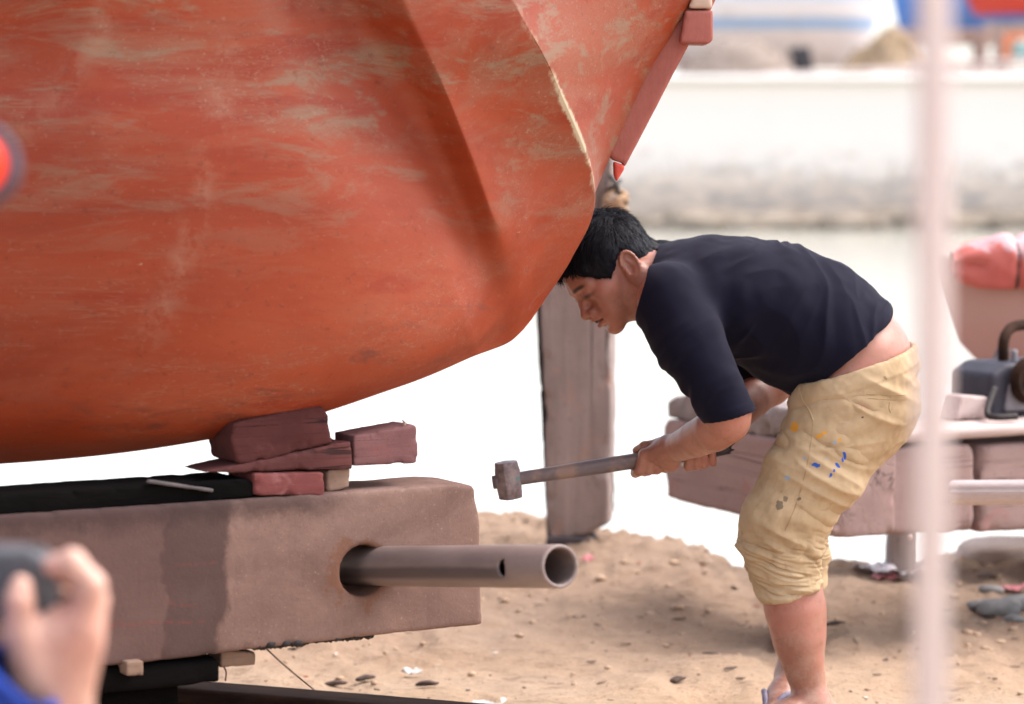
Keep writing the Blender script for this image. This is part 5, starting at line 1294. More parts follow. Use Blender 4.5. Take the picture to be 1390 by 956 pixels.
m, n, l, b = new_mat('sunburnt_skin')
v = coords(n, l); f1 = noise(n, l, v, 18, 6, 0.6); f2 = noise(n, l, v, 260, 3, 0.6)
c = ramp(n, [(0.3, (0.285, 0.118, 0.080)), (0.7, (0.385, 0.180, 0.128))]); l.new(f1, c.inputs['Fac'])
c = mixc(n, l, math_(n, l, 'MULTIPLY', attr(n, 'lip'), 0.6), c.outputs['Color'], (0.30, 0.085, 0.065))
fd = noise(n, l, v, 55, 6, 0.7, 0.5); fr2 = noise(n, l, v, 8, 4, 0.6)
c = mixc(n, l, math_(n, l, 'MULTIPLY', sstep(n, l, fd, 0.50, 0.68), 0.45), c, (0.19, 0.078, 0.055))
c = mixc(n, l, math_(n, l, 'MULTIPLY', sstep(n, l, fr2, 0.42, 0.66), 0.5), c, (0.44, 0.165, 0.125))
sz_k = n.new('ShaderNodeSeparateXYZ'); l.new(v, sz_k.inputs[0])
c = mixc(n, l, math_(n, l, 'MULTIPLY', math_(n, l, 'MULTIPLY', sstep(n, l, sz_k.outputs['Z'], 0.30, 0.05), sstep(n, l, noise(n, l, v, 24, 6, 0.7), 0.44, 0.62)), 0.45), c, (0.46, 0.34, 0.25))
c = mixc(n, l, attr(n, 'dark'), c, (0.012, 0.008, 0.008))
l.new(c, b.inputs['Base Color']); b.inputs['Specular IOR Level'].default_value = 0.4
l.new(math_(n, l, 'ADD', math_(n, l, 'MULTIPLY', fd, 0.4), 0.22), b.inputs['Roughness'])
b.inputs['Subsurface Weight'].default_value = 0.10; b.inputs['Subsurface Radius'].default_value = (0.010, 0.004, 0.002); b.inputs['Subsurface Scale'].default_value = 1.0
bump(n, l, b, math_(n, l, 'ADD', f2, math_(n, l, 'MULTIPLY', fd, 0.8)), 0.22, 0.0015)
M_SKIN = m
worker = thing('person', (anN[0], anN[1] + 0.1, 0.0), 'bent-over person in a black shirt and khaki trousers holding a sledgehammer', 'person')
body = add_mesh('body', V, Q, M_SKIN, worker, attrs={'dark': dark, 'lip': lip})
del B

# --- hair: a close cap with short locks growing over it
HFc = [20, 0, -19, -32, -53, -66, -87, -100, -112, -125, -150, -200]
HUc = [152, 150, 124, 108, 88, 101, 115, 116, 94, 66, 50, 40]
def hairline(f): return np.interp(-f, [-x for x in HFc], HUc)
hg = [np.arange(-100, 100.1, 2.2), None]
xs_ = np.arange(40, 240, 2.2); ys_ = np.arange(-200, 30, 2.2); zs_ = np.arange(-96, 97, 2.2)
HB_ = Vol(xs_, ys_, zs_); HB_.D[:] = 50
I3 = np.eye(3)
HB_.ell((133, -88, 0), I3, np.array([82, 92.5, 80.5]), 0)
HB_.ell((80, -66, 0), I3, np.array([72, 62, 66]), 30)
HB_.ell((128, -24, 0), I3, np.array([34, 30, 49]), 25)
HB_.seg((72, -108, 0), (20, -172, 0), 61, 60, 30)
X3, Y3, Z3 = np.meshgrid(xs_, ys_, zs_, indexing='ij', sparse=True)
pn = np.stack(np.broadcast_arrays(X3, Y3, Z3), -1)
jag = 5.0 * vnoise(pn, (0.02, 0.10, 0.10), 91) + 3 * vnoise(pn, (0.03, 0.28, 0.28), 92)
keep = (hairline(Y3) + jag - X3)
HB_.D = -smin(-HB_.D, -keep.astype(np.float32) * 0.8, 10.0)
HV_, HQ_ = HB_.mesh(2)
nn = vnormals(HV_, HQ_)
def hair_dir(p):
    """growth direction in head coordinates (u, f, w)"""
    t = np.clip((p[:, 0] - 120) / 90, 0, 1)
    back = np.clip((-p[:, 1] - 95) / 60, 0, 1)
    d = np.stack([-0.95 * (1 - t) - 0.10 * t - 0.5 * back, 0.50 * (1 - back) + 0.55 * t - 0.15 * back, 0.20 * np.sign(p[:, 2]) * t], -1)
    return d / np.linalg.norm(d, axis=1, keepdims=True)
HV_ = HV_ + nn * (2.4 * vnoise(HV_, (0.05, 0.05, 0.16), 94) + 1.0 * vnoise(HV_, (0.12, 0.12, 0.5), 95))[:, None]
def h2w(p): return CH + (p @ np.stack([HU, HF_, HW])) * MM
m, n, l, b = new_mat('black_hair')
b.inputs['Base Color'].default_value = (0.004, 0.004, 0.008, 1); b.inputs['Roughness'].default_value = 0.55; b.inputs['Specular IOR Level'].default_value = 0.16
M_HAIR = m
hair = add_mesh('hair', h2w(HV_), HQ_, M_HAIR, worker)
rng = np.random.default_rng(11)
ids = rng.integers(0, len(HV_), 9000)
p = HV_[ids] + rng.normal(0, 0.6, (9000, 3)); nrm = nn[ids]
ok = p[:, 0] > hairline(p[:, 1]) + 3
p, nrm = p[ok], nrm[ok]
d = hair_dir(p) + rng.normal(0, 0.20, p.shape); clump = np.stack([vnoise(p, 0.10, 101 + k) for k in range(3)], -1); d = d + 0.35 * clump
d = d - nrm * (d * nrm).sum(1, keepdims=True); d /= np.linalg.norm(d, axis=1, keepdims=True)
top = np.clip((p[:, 0] - 110) / 70, 0, 1)
Ls = (9 + 15 * top) * rng.uniform(0.7, 1.25, len(p)); lift = (0.10 + 0.22 * top) * rng.uniform(0.3, 1.3, len(p))
side = np.cross(d, nrm); sv, sf = [], []
nst = len(p)
for k, t in enumerate((0, 0.4, 0.75, 1.0)):
    c_ = p - nrm * 1.2 + d * (Ls * t)[:, None] + nrm * (Ls * lift * t * (1 - 0.55 * t) * 1.6 + 1.2 * t)[:, None]
    wdt = 0.75 * (1 - t * 0.85)
    for a_ in (0, 2.094, 4.189): sv.append(c_ + (side * math.cos(a_) + nrm * math.sin(a_)) * wdt)
SV = np.concatenate(sv)
idx = np.arange(nst)
for k in range(3):
    for a_ in range(3):
        q = np.stack([(k * 3 + a_) * nst + idx, (k * 3 + (a_ + 1) % 3) * nst + idx, ((k + 1) * 3 + (a_ + 1) % 3) * nst + idx, ((k + 1) * 3 + a_) * nst + idx], -1); sf.append(q)
o = add_mesh('hair_locks', h2w(SV), np.concatenate(sf), M_HAIR, hair)
o['kind'] = 'stuff'

# --- shirt
sx_ = np.arange(xw_(846), xw_(1222), 0.003); sy_ = np.arange(Y0 - 0.315, Y0 + 0.30, 0.003); sz_ = np.arange(zw_(582), zw_(308), 0.003)
T = Vol(sx_, sy_, sz_)
SH = [(J(858, 384), .066, .066), (J(884, 386), .074, .085), (J(908, 394), .090, .130), (J(932, 401), .108, .175), (J(962, 402), .115, .182), (J(997, 405), .1185, .180), (J(1052, 419), .128, .172), (J(1095, 443), .134, .168), (J(1132, 470), .128, .168), (J(1165, 500), .128, .168)]
T.chain(SH, 0.0, 0.005)
for s, dy in ((-1, -.165), (1, .165)):
    if s < 0: T.chain([(J(903, 406, dy), .069), (J(935, 461, -.205), .0655), (J(968, 522, -.236), .0525), (J(990, 562, -.240), .0475), (J(1000, 585, -.240), .047)], 0.035, 0.004)
    else: T.chain([(J(912, 410, dy), .066), (J(985, 475, .215), .058), (J(1030, 508, .215), .050)], 0.035, 0.012)
T.D = np.maximum(T.D, -(T.D + 0.0085))                          # cloth, not a solid
def inplane(ax_, ay_, bx_, by_, side):
    a_ = J(ax_, ay_); b_ = J(bx_, by_); d = b_ - a_; d /= np.linalg.norm(d); nn_ = np.array([d[2], 0, -d[0]]) * side
    return a_, nn_
X = T.xs[:, None, None]; Yv = T.ys[None, :, None]; Z = T.zs[None, None, :]
pa_, na_ = inplane(1206, 420, 1071, 545, 1)
if np.dot(J(1180, 560) - pa_, na_) < 0: na_ = -na_
hem = (X - pa_[0]) * na_[0] + (Z - pa_[2]) * na_[2]
# the hem only cuts the trunk, not the sleeves; the cuff only the near sleeve
pc_, nc_ = inplane(938, 559, 1004, 542, 1)
if np.dot(J(990, 590) - pc_, nc_) < 0: nc_ = -nc_
cuff = (X - pc_[0]) * nc_[0] + (Z - pc_[2]) * nc_[2] + 0 * Yv
slv = (Yv < Y0 - 0.178) & (X < xw_(1040))
T.D = np.maximum(T.D, np.where(slv, -1, hem + 0 * Yv).astype(np.float32))
T.D = np.maximum(T.D, np.where((Yv < Y0 - 0.12) & (Z < zw_(520)) & (X < xw_(1030)), cuff, -1).astype(np.float32))
pk_, nk_ = inplane(891, 331, 861, 438, 1)
if np.dot(J(840, 380) - pk_, nk_) < 0: nk_ = -nk_
T.D = np.maximum(T.D, ((X - pk_[0]) * nk_[0] + (Z - pk_[2]) * nk_[2] - 0.10 * np.abs(Yv - Y0) + 0.006).astype(np.float32))
V, Q = T.mesh(3); N_ = vnormals(V, Q)
# folds
rel = V - np.array(J(1000, 420))
a1 = np.array([0.42, 0.25, 0.87]); q = rel.copy()
along = rel @ (a1 / np.linalg.norm(a1)); across = rel @ np.array([0.90, 0.0, -0.43])
cc = np.stack([across * 11 + 0.8 * vnoise(V, 7, 211), rel[:, 1] * 5, along * 4.0], -1)
f1 = vnoise(cc, 1.0, 201); f2 = vnoise(cc * np.array([2.1, 1.5, 1.6]) + 9, 1.0, 202)
body_m = np.clip((rel[:, 0] + 0.14) / 0.10, 0, 1)
f5_ = vnoise(np.stack([across * 34 + 1.2 * f1, rel[:, 1] * 9, along * 6], -1), 1.0, 209)
waist_ = np.clip((rel[:, 0] - 0.02) / 0.10, 0, 1); pit_ = np.exp(-(((V[:, 0] - xw_(985)) / 0.05)**2 + ((V[:, 2] - zw_(450)) / 0.06)**2))
disp = body_m * (0.0046 * f1 + 0.0042 * (1 - 2 * np.abs(f2)) + 0.0030 * (1 - 2 * np.abs(f5_)) * np.clip(waist_ + pit_ * 1.2, 0.15, 1.2))
sl_axis = J(990, 562, -.240) - J(903, 406, -.165); sl_axis /= np.linalg.norm(sl_axis)
sl_t = (V - J(903, 406, -.165)) @ sl_axis
slm = np.clip((Y0 - 0.135 - V[:, 1]) / 0.03, 0, 1) * np.clip((xw_(1020) - V[:, 0]) / 0.03, 0, 1)
frontness = np.clip(0.5 - 0.9 * (N_[:, 0] * 0.88 + N_[:, 2] * 0.48), 0.15, 1)
wr_ = vnoise(np.stack([sl_t * 55 + 1.2 * vnoise(V, 14, 207), V[:, 1] * 9, (V[:, 0] - V[:, 2]) * 7], -1), 1.0, 203)
disp = disp * (1 - slm) + slm * (0.0078 * frontness * np.clip((sl_t - 0.03) / 0.08, 0, 1) * np.clip((0.232 - sl_t) / 0.03, 0, 1) * (1 - 2 * np.abs(wr_)) + 0.0016 * f2)
disp += 0.0012 * vnoise(V, 40, 205)
hemd = -((V[:, 0] - pa_[0]) * na_[0] + (V[:, 2] - pa_[2]) * na_[2]); cufd = -((V[:, 0] - pc_[0]) * nc_[0] + (V[:, 2] - pc_[2]) * nc_[2])
ns_ = (V[:, 1] < Y0 - 0.178) & (V[:, 0] < xw_(1040))
disp += np.where(ns_, 0.0011 * np.clip((0.020 - cufd) / 0.003, 0, 1) * (cufd > -0.01), 0.0013 * np.clip((0.021 - hemd) / 0.003, 0, 1) * (hemd > -0.01))
V = V + N_ * disp[:, None]
m, n, l, b = new_mat('black_navy_knit')
v = coords(n, l); f1 = noise(n, l, v, 9, 5, 0.6); f2 = noise(n, l, coords(n, l, (1, 1, 1.6)), 420, 2, 0.6)
c = mixc(n, l, f1, (0.0030, 0.0030, 0.0095), (0.0058, 0.0057, 0.0155)); l.new(c, b.inputs['Base Color'])
b.inputs['Roughness'].default_value = 0.92; b.inputs['Specular IOR Level'].default_value = 0.14
b.inputs['Sheen Weight'].default_value = 0.06; b.inputs['Sheen Roughness'].default_value = 0.5; b.inputs['Sheen Tint'].default_value = (0.62, 0.55, 0.72, 1)
bump(n, l, b, f2, 0.25, 0.001)
M_SHIRT = m
shirt = add_mesh('shirt', V, Q, M_SHIRT, worker)
V = relax(V, Q, 0)

# --- trousers
tx = np.arange(xw_(990), xw_(1262), 0.0026); ty = axis([(Y0 - 0.245, Y0, 0.0025), (Y0, Y0 + 0.26, 0.0036)]); tz = axis([(zw_(832), zw_(700), 0.0017), (zw_(700), zw_(452), 0.003)])
T = Vol(tx, ty, tz)
T.chain([(J(1166, 470), .108, .158), (J(1163, 492), .1115, .163), (J(1160, 520), .1165, .170), (J(1156, 545), .116, .172), (J(1150, 565), .105, .168)], 0, 0.012)
for dy, far in ((-.088, 0), (.095, 1)):
    o_ = 8 if far else 0
    T.ell(J(1190, 540, dy * 0.9), np.eye(3), np.array([.075, .082, .085]), 0.03)
    e_ = 1.0 if not far else 0.92
    T.chain([(J(1152, 552, dy), .1060, .092), (J(1132, 592, dy), .1010, .092), (J(1108, 634, dy * 1.04), .0925, .090), (J(1082, 680, dy * 1.08), .0850 * e_, .084 * e_), (J(1063 + o_, 712, dy * 1.12), .0815 * e_, .080 * e_), (J(1060 + o_ * 1.5, 736, dy * 1.14), .0790 * e_, .077 * e_), (J(1063 + o_ * 2, 764, dy * 1.14), .0690 * e_, .069 * e_), (J(1068 + o_ * 2, 790, dy * 1.14), .0610 * e_, .062 * e_), (J(1075 + o_ * 2, 822, dy * 1.14), .0560 * e_, .0575 * e_)], 0.02, 0.004)
T.D = np.maximum(T.D, -(T.D + 0.0085))
X = T.xs[:, None, None]; Yv = T.ys[None, :, None]; Z = T.zs[None, None, :]
# waist opening: higher at the back, slack at the front
a_, n_ = inplane(1232, 469, 1092, 513, 1)
if np.dot(J(1150, 430) - a_, n_) < 0: n_ = -n_
a_w, n_w = a_.copy(), n_.copy()
T.D = np.maximum(T.D, ((X - a_[0]) * n_[0] + (Z - a_[2]) * n_[2] - 0.03 * np.cos((Yv - Y0) * 8)**8 * 0).astype(np.float32))
for (p1, p2, ysel) in (((1033, 820), (1106, 796), Yv < Y0), ((1060, 812), (1125, 794), Yv >= Y0)):
    a_ = P(*p1, Y0 - .10 if p1[0] < 1050 else Y0 + .108); b_ = P(*p2, Y0 - .10 if p1[0] < 1050 else Y0 + .108)
    d_ = (b_ - a_) / np.linalg.norm(b_ - a_); n_ = np.array([d_[2], 0, -d_[0]]); n_ = n_ if n_[2] < 0 else -n_
    T.D = np.maximum(T.D, np.where(ysel, (X - a_[0]) * n_[0] + (Z - a_[2]) * n_[2], -1).astype(np.float32))
V, Q = T.mesh(3); N_ = vnormals(V, Q)
kneeZ = zw_(712)
s_ = kneeZ - V[:, 2]                                            # down from the knee
cw = np.clip((s_ + 0.015) / 0.045, 0, 1) * np.clip((zw_(806) - V[:, 2] + 0.02) / -0.012 + 1, 0, 1)
slope = (V[:, 0] - xw_(1060)) * 0.22
cw2 = cw * np.clip(((kneeZ - zw_(797)) - (s_ + slope * 1.0)) / 0.006, 0, 1)
sw_ = s_ - slope + 0.016 * vnoise(V, (9, 9, 9), 301) + 0.006 * vnoise(V, (22, 22, 22), 302)
def creases(f_al, f_ac, sd): return np.abs(vnoise(np.stack([V[:, 0] * f_al, V[:, 1] * f_al, sw_ * f_ac], -1), 1.0, sd))
c1_, c2_, c3_ = creases(10, 40, 305), creases(17, 72, 306), creases(26, 120, 307)
d1 = 1.25 * cw2 * (0.0105 * (np.minimum(c1_, 0.45) - 0.2) + 0.0075 * (np.minimum(c2_, 0.4) - 0.18) + 0.0035 * (c3_ - 0.25)) * 1.25 + 0.001 * cw
# turn-up band at the bottom
low = s_ - (kneeZ - zw_(795)) - slope * -1.4
rel = V - J(1100, 640)
dirs = [((0.90, 0.1, 0.42), 14, 311, 0.0105), ((0.86, 0.2, -0.46), 22, 313, 0.0070), ((0.97, 0.1, 0.12), 38, 317, 0.0040)]
d2 = 0
for dv_, fr_, sd_, am in dirs:
    dv_ = np.array(dv_); dv_ /= np.linalg.norm(dv_)
    al = rel @ dv_; pr = rel - al[:, None] * dv_
    wq = np.stack([al * 3.2, pr[:, 1] * 8, (pr[:, 0] + pr[:, 2]) * fr_ + 0.6 * vnoise(V, 6, sd_ + 50)], -1)
    d2 = d2 + am * (0.75 * vnoise(wq * 0.8, 1.0, sd_ + 7) + 0.5 * (1 - 2.2 * np.abs(vnoise(wq * 1.3, 1.0, sd_))))
d2 = d2 * (1 - 0.8 * cw) * np.clip((zw_(478) - V[:, 2]) / 0.03, 0, 1)
d3 = 0.0014 * vnoise(V, 45, 321) + 0.0007 * vnoise(V, 110, 322)
wz_ = (V[:, 0] - a_w[0]) * n_w[0] + (V[:, 2] - a_w[2]) * n_w[2]
d2 = d2 * np.clip((-0.012 - wz_) / 0.03, 0.15, 1) + 0.0022 * np.clip((wz_ + 0.034) / 0.004, 0, 1)
V = V + N_ * (d1 + d2 + d3)[:, None]
bvh_t = BVHTree.FromPolygons([tuple(v) for v in V], [tuple(int(i) for i in f) for f in Q])
def on_trousers(px, py, lift=0.0):
    r = ray(px, py); h_ = bvh_t.ray_cast(Vector(EYE), Vector(r).normalized())
    if h_[0] is None: return P(px, py, Y0 - 0.1)
    return np.array(h_[0]) - r / np.linalg.norm(r) * lift
m, n, l, b = new_mat('paint_spotted_khaki')
wl_ = Vector(worker.location)
v = coords(n, l); f1 = noise(n, l, v, 7, 7, 0.62, 0.6); f2 = noise(n, l, v, 33, 6, 0.7, 0.4); f3 = noise(n, l, v, 520, 2, 0.6)
c = ramp(n, [(0.28, (0.290, 0.196, 0.110)), (0.5, (0.425, 0.306, 0.182)), (0.74, (0.525, 0.395, 0.255))]); l.new(f1, c.inputs['Fac']); c = c.outputs['Color']
c = mixc(n, l, math_(n, l, 'MULTIPLY', sstep(n, l, f2, 0.56, 0.72), 0.45), c, (0.24, 0.155, 0.085))
f4 = noise(n, l, v, 110, 4, 0.7)
sv_ = n.new('ShaderNodeVectorMath'); sv_.operation = 'SUBTRACT'; nvx = n.new('ShaderNodeTexNoise'); nvx.inputs['Scale'].default_value = 90; nvx.inputs['Detail'].default_value = 3; l.new(v, nvx.inputs['Vector'])
sv_.inputs[1].default_value = (0.5, 0.5, 0.5); l.new(nvx.outputs['Color'], sv_.inputs[0])
sc_ = n.new('ShaderNodeVectorMath'); sc_.operation = 'SCALE'; sc_.inputs['Scale'].default_value = 0.012; l.new(sv_.outputs[0], sc_.inputs[0])
wv2 = n.new('ShaderNodeVectorMath'); wv2.operation = 'ADD'; l.new(v, wv2.inputs[0]); l.new(sc_.outputs[0], wv2.inputs[1])
def splat(c, px, py, rx, rz, rot, colr, amt=0.95):
    q = on_trousers(px, py) - np.array(wl_)
    mp = n.new('ShaderNodeMapping'); mp.vector_type = 'TEXTURE'
    mp.inputs['Location'].default_value = tuple(q); mp.inputs['Rotation'].default_value = (0, rot, 0); mp.inputs['Scale'].default_value = (rx, 0.03, rz)
    l.new(wv2.outputs[0], mp.inputs['Vector'])
    ln = n.new('ShaderNodeVectorMath'); ln.operation = 'LENGTH'; l.new(mp.outputs[0], ln.inputs[0])
    return mixc(n, l, math_(n, l, 'MULTIPLY', sstep(n, l, ln.outputs['Value'], 1.08, 0.85), amt), c, colr)
BL, YL, LB, GR = (0.012, 0.085, 0.42), (0.62, 0.29, 0.035), (0.26, 0.32, 0.38), (0.07, 0.055, 0.045)
for a_ in [(1107, 632, .0088, .0042, 0.0, BL), (1127, 645, .0030, .0052, 0.5, BL), (1133, 638, .0026, .003, 0.5, BL), (1138, 632, .0034, .0070, -0.5, BL), (1147, 619, .0032, .0078, -0.15, BL), (1143, 624, .0028, .003, 0.3, BL), (1078, 580, .0062, .0095, 0.2, YL), (1112, 592, .0085, .0036, -0.2, YL), (1119, 588, .0042, .0036, 0, YL), (1139, 597, .0030, .0040, 0, YL), (1133, 601, .0028, .0042, 0, LB), (1069, 648, .0052, .0050, 0.3, LB), (1092, 622, .003, .003, 0.3, LB), (1077, 568, .0026, .0026, 0.3, LB), (1058, 686, .0070, .0095, 0.2, GR, 0.7), (1066, 678, .0045, .005, 0.2, GR, 0.6), (1084, 677, .0028, .005, 0.3, GR, 0.75), (1170, 567, .002, .0022, 0, GR), (1201, 514, .0035, .0030, 0, GR, 0.5), (1122, 622, .0022, .004, 0.8, LB, 0.6)]:
    c = splat(c, *a_)
l.new(c, b.inputs['Base Color']); b.inputs['Roughness'].default_value = 0.9; b.inputs['Specular IOR Level'].default_value = 0.2
bump(n, l, b, math_(n, l, 'ADD', math_(n, l, 'MULTIPLY', f3, 0.35), f4), 0.25, 0.0015)
M_KHAKI = m
trousers = add_mesh('trousers', V, Q, M_KHAKI, worker)
M_SEAM = mottled('khaki_seam', (0.30, 0.20, 0.10), (0.42, 0.29, 0.15), 60, 0.9)
def stitch(name, pxs, r, mat, flat=None):
    pts = [on_trousers(x, y, -0.0003) for x, y in crom(np.array(pxs, float), 6)]
    keep = [pts[0]]
    for q in pts[1:]:
        if np.linalg.norm(q - keep[-1]) < 0.03: keep.append(q)
    return tube(name, keep[::2] if len(keep) > 6 else keep, r, mat, None, None, 5, trousers)
stitch('side_seam', [(1104, 574), (1101, 600), (1096, 630), (1088, 662), (1078, 692), (1066, 720)], 0.0011, M_SEAM)
stitch('pocket_edge', [(1084, 528), (1090, 545), (1099, 558), (1104, 572)], 0.0019, M_KHAKI)
stitch('waistband_seam', [(1128, 503), (1150, 499), (1180, 495), (1205, 489), (1222, 484)], 0.0011, M_SEAM)
stitch('back_pocket', [(1176, 535), (1195, 536), (1215, 536.5), (1230, 536)], 0.0012, M_SEAM)
stitch('back_pocket', [(1178, 541), (1196, 542), (1215, 542.5), (1230, 542)], 0.0011, M_SEAM)
stitch('pocket_tab', [(1208, 546), (1207, 554), (1209, 560)], 0.0016, M_SEAM)
for xs4 in ([(1161, 487), (1162, 494), (1166, 502), (1171, 508)], [(1222, 474), (1226, 482), (1230, 490), (1232, 497)]):
    stitch('belt_loop', xs4, 0.0034, M_KHAKI)
# sandals
M_SOLE = mottled('dark_rubber_sole', (0.05, 0.045, 0.06), (0.10, 0.09, 0.11), 40, 0.7)
M_STRAP = mottled('purple_grey_strap', (0.14, 0.12, 0.18), (0.24, 0.21, 0.28), 60, 0.6)
for (ank, (d, t)) in ((anN, NF), (anF, FF)):
    def q(a, s_, z): r = ank + d * a + t * s_; r[2] = z; return r
    out = [(-.062, 0), (-.055, .025), (-.02, .033), (.04, .034), (.10, .046), (.15, .047), (.185, .036), (.200, .008), (.197, -.022), (.175, -.042), (.12, -.044), (.05, -.036), (-.02, -.033), (-.055, -.022)]
    ol = crom(np.array([(a, s_, 0) for a, s_ in out] + [(*out[0], 0)], float), 4)[:-1]; k = len(ol); V = []; F = []
    for z, sc in ((0.002, .97), (0.006, 1.0), (0.013, 1.0), (0.016, .97)):
        for a, s_, _ in ol: V.append(q(0.07 + (a - 0.07) * sc, s_ * sc, z))
    for j in range(3):
        for i in range(k): F.append((j * k + i, j * k + (i + 1) % k, (j + 1) * k + (i + 1) % k, (j + 1) * k + i))
    F.append(tuple(range(k))[::-1]); F.append(tuple(3 * k + i for i in range(k)))
    sole = add_mesh('sandal', V, F, M_SOLE, worker, smooth=False)
    for sg in (1, -1):
        tube('strap', [q(.150, -.004, .030), q(.115, .020 * sg, .062), q(.075, .036 * sg, .058), q(.045, .040 * sg, .030), q(.035, .037 * sg, .012)], 0.0058, M_STRAP, None, None, 8, sole)

# ------------------------------------------------------------------ the sledgehammer
m, n, l, b = new_mat('grimy_handle')
v = coords(n, l); f1 = noise(n, l, coords(n, l, (0.12, 1, 1)), 40, 6, 0.65, 0.4); f2 = noise(n, l, v, 14, 5, 0.6)
sx = n.new('ShaderNodeSeparateXYZ'); l.new(v, sx.inputs[0])
c = mixc(n, l, f1, (0.065, 0.048, 0.060), (0.20, 0.150, 0.150))
c = mixc(n, l, sstep(n, l, f2, 0.5, 0.66), c, (0.26, 0.165, 0.13))
c = mixc(n, l, sstep(n, l, sx.outputs['X'], 0.34, 0.40), c, (0.030, 0.022, 0.028))
l.new(c, b.inputs['Base Color']); b.inputs['Roughness'].default_value = 0.5
bump(n, l, b, f1, 0.4, 0.003)
M_HANDLE = m
m, n, l, b = new_mat('worn_hammer_steel')
v = coords(n, l); f1 = noise(n, l, v, 30, 7, 0.65); f2 = noise(n, l, v, 70, 5, 0.7)
c = mixc(n, l, sstep(n, l, f1, 0.35, 0.65), (0.16, 0.115, 0.125), (0.34, 0.27, 0.27))
sx = n.new('ShaderNodeSeparateXYZ'); l.new(v, sx.inputs[0])
gz_ = math_(n, l, 'MULTIPLY', sstep(n, l, f2, 0.46, 0.56), math_(n, l, 'MULTIPLY', sstep(n, l, sx.outputs['X'], 0.0, 0.006), math_(n, l, 'MULTIPLY', sstep(n, l, sx.outputs['Z'], -0.014, -0.010), sstep(n, l, sx.outputs['Z'], 0.008, 0.004))))
c = mixc(n, l, math_(n, l, 'MULTIPLY', gz_, 0.7), c, (0.10, 0.27, 0.27))
l.new(c, b.inputs['Base Color']); b.inputs['Roughness'].default_value = 0.55; b.inputs['Metallic'].default_value = 0.25
bump(n, l, b, f2, 0.3, 0.002)
M_HEAD = m
ham = thing('sledgehammer', tuple(HA), 'worn sledgehammer with a stubby steel head, held in both hands', 'hammer')
def frame_of(xd, O):
    xd = np.array(xd, float) / np.linalg.norm(xd); yd = np.cross([0, 0, 1.0], xd); yd /= np.linalg.norm(yd); zd = np.cross(xd, yd)
    M = np.eye(4); M[:3, 0] = xd; M[:3, 1] = yd; M[:3, 2] = zd; M[:3, 3] = O; return M
HM = frame_of(HD, HA)
V, F = [], []; ns = 16; st = 60
for i in range(st + 1):
    x = -0.030 + (HL + 0.030) * i / st
    rz = np.interp(x, [-.03, .02, .05, .15, .3, HL - .03, HL], [.0122, .0122, .0126, .0142, .0148, .0148, .0130]); ry = rz * 0.86
    for k in range(ns):
        a = 2 * math.pi * k / ns; p4 = (abs(math.cos(a))**3 + abs(math.sin(a))**3)**(-1 / 3)
        V.append((x, ry * p4 * math.cos(a), rz * p4 * math.sin(a)))
V = np.array(V); V[:, 1:] *= (1 + 0.05 * vnoise(V * np.array([8, 40, 40]), 1.0, 401))[:, None]
V[-ns:, 0] += 0.008 * np.sin(np.arange(ns) * 2.9)
for i in range(st):
    for k in range(ns): F.append((i * ns + k, i * ns + (k + 1) % ns, (i + 1) * ns + (k + 1) % ns, (i + 1) * ns + k))
F.append(tuple(range(ns))[::-1]); F.append(tuple(st * ns + k for k in range(ns)))
add_mesh('handle', V, F, M_HANDLE, ham, HM)
# head: octagonal block across the handle, faces slightly domed
g = [np.arange(-.034, .034, .0016), np.arange(-.034, .034, .0016), np.arange(-.048, .048, .0016)]
X, Y_, Z = np.meshgrid(*g, indexing='ij')
tp = 1 - 0.10 * np.clip((np.abs(Z) - 0.016) / 0.02, 0, 1)
oct_ = np.maximum(np.maximum(np.abs(X), np.abs(Y_)), (np.abs(X) + np.abs(Y_)) * 0.735) - 0.0235 * tp
D = np.maximum(oct_, np.sqrt(X**2 * 0.2 + Y_**2 * 0.2 + (Z * 1.0)**2) - 0.0365)
D = D + 0.0007 * fbm(np.stack([X, Y_, Z], -1), 110, 403, 3) + 0.0016 * np.maximum(0, fbm(np.stack([X, Y_, Z], -1), 60, 407, 2) - 0.25)
Vh, Qh = surfnets(D, *g); Vh = relax(Vh, Qh, 1)
ca, sa = math.cos(math.radians(-4)), math.sin(math.radians(-4))
add_mesh('head', Vh, Qh, M_HEAD, ham, HM)

# ------------------------------------------------------------------ second person at the left edge: a hand and sleeve, holding a camera
HY = 2.5
def L_(px, py, dy=0.0): return P(px, py, HY + dy)
gx_ = axis([(-1.25, L_(-30, 0)[0], 0.008), (L_(-30, 0)[0], L_(170, 0)[0], 0.002)]); gy_ = axis([(1.95, HY - .05, 0.008), (HY - .05, HY + .085, 0.002), (HY + .085, 2.95, 0.008)]); gz_ = axis([(-0.02, L_(0, 1000)[2], 0.008), (L_(0, 1000)[2], L_(0, 730)[2], 0.002), (L_(0, 730)[2], 1.16, 0.008)])
Hh = Vol(gx_, gy_, gz_)
wrist = L_(55, 985, .01); 
Hh.chain([(L_(0, 1080, .02), .036), (L_(44, 1020, .015), .034), (L_(66, 975, .01), .032, .025)], 0, 0.004)
Hh.seg(L_(68, 975, .01), L_(94, 868, -.005), .034, .032, 0.02, .024, .020)
Hh.seg(L_(60, 970, .01), L_(58, 880, .0), .030, .028, 0.02, .022, .020)
# thumb, on the left
Hh.chain([(L_(45, 915, -.008), .019), (L_(30, 860, -.018), .0155), (L_(26, 815, -.024), .0125), (L_(28, 797, -.022), .0105)], 0.012, 0.004)
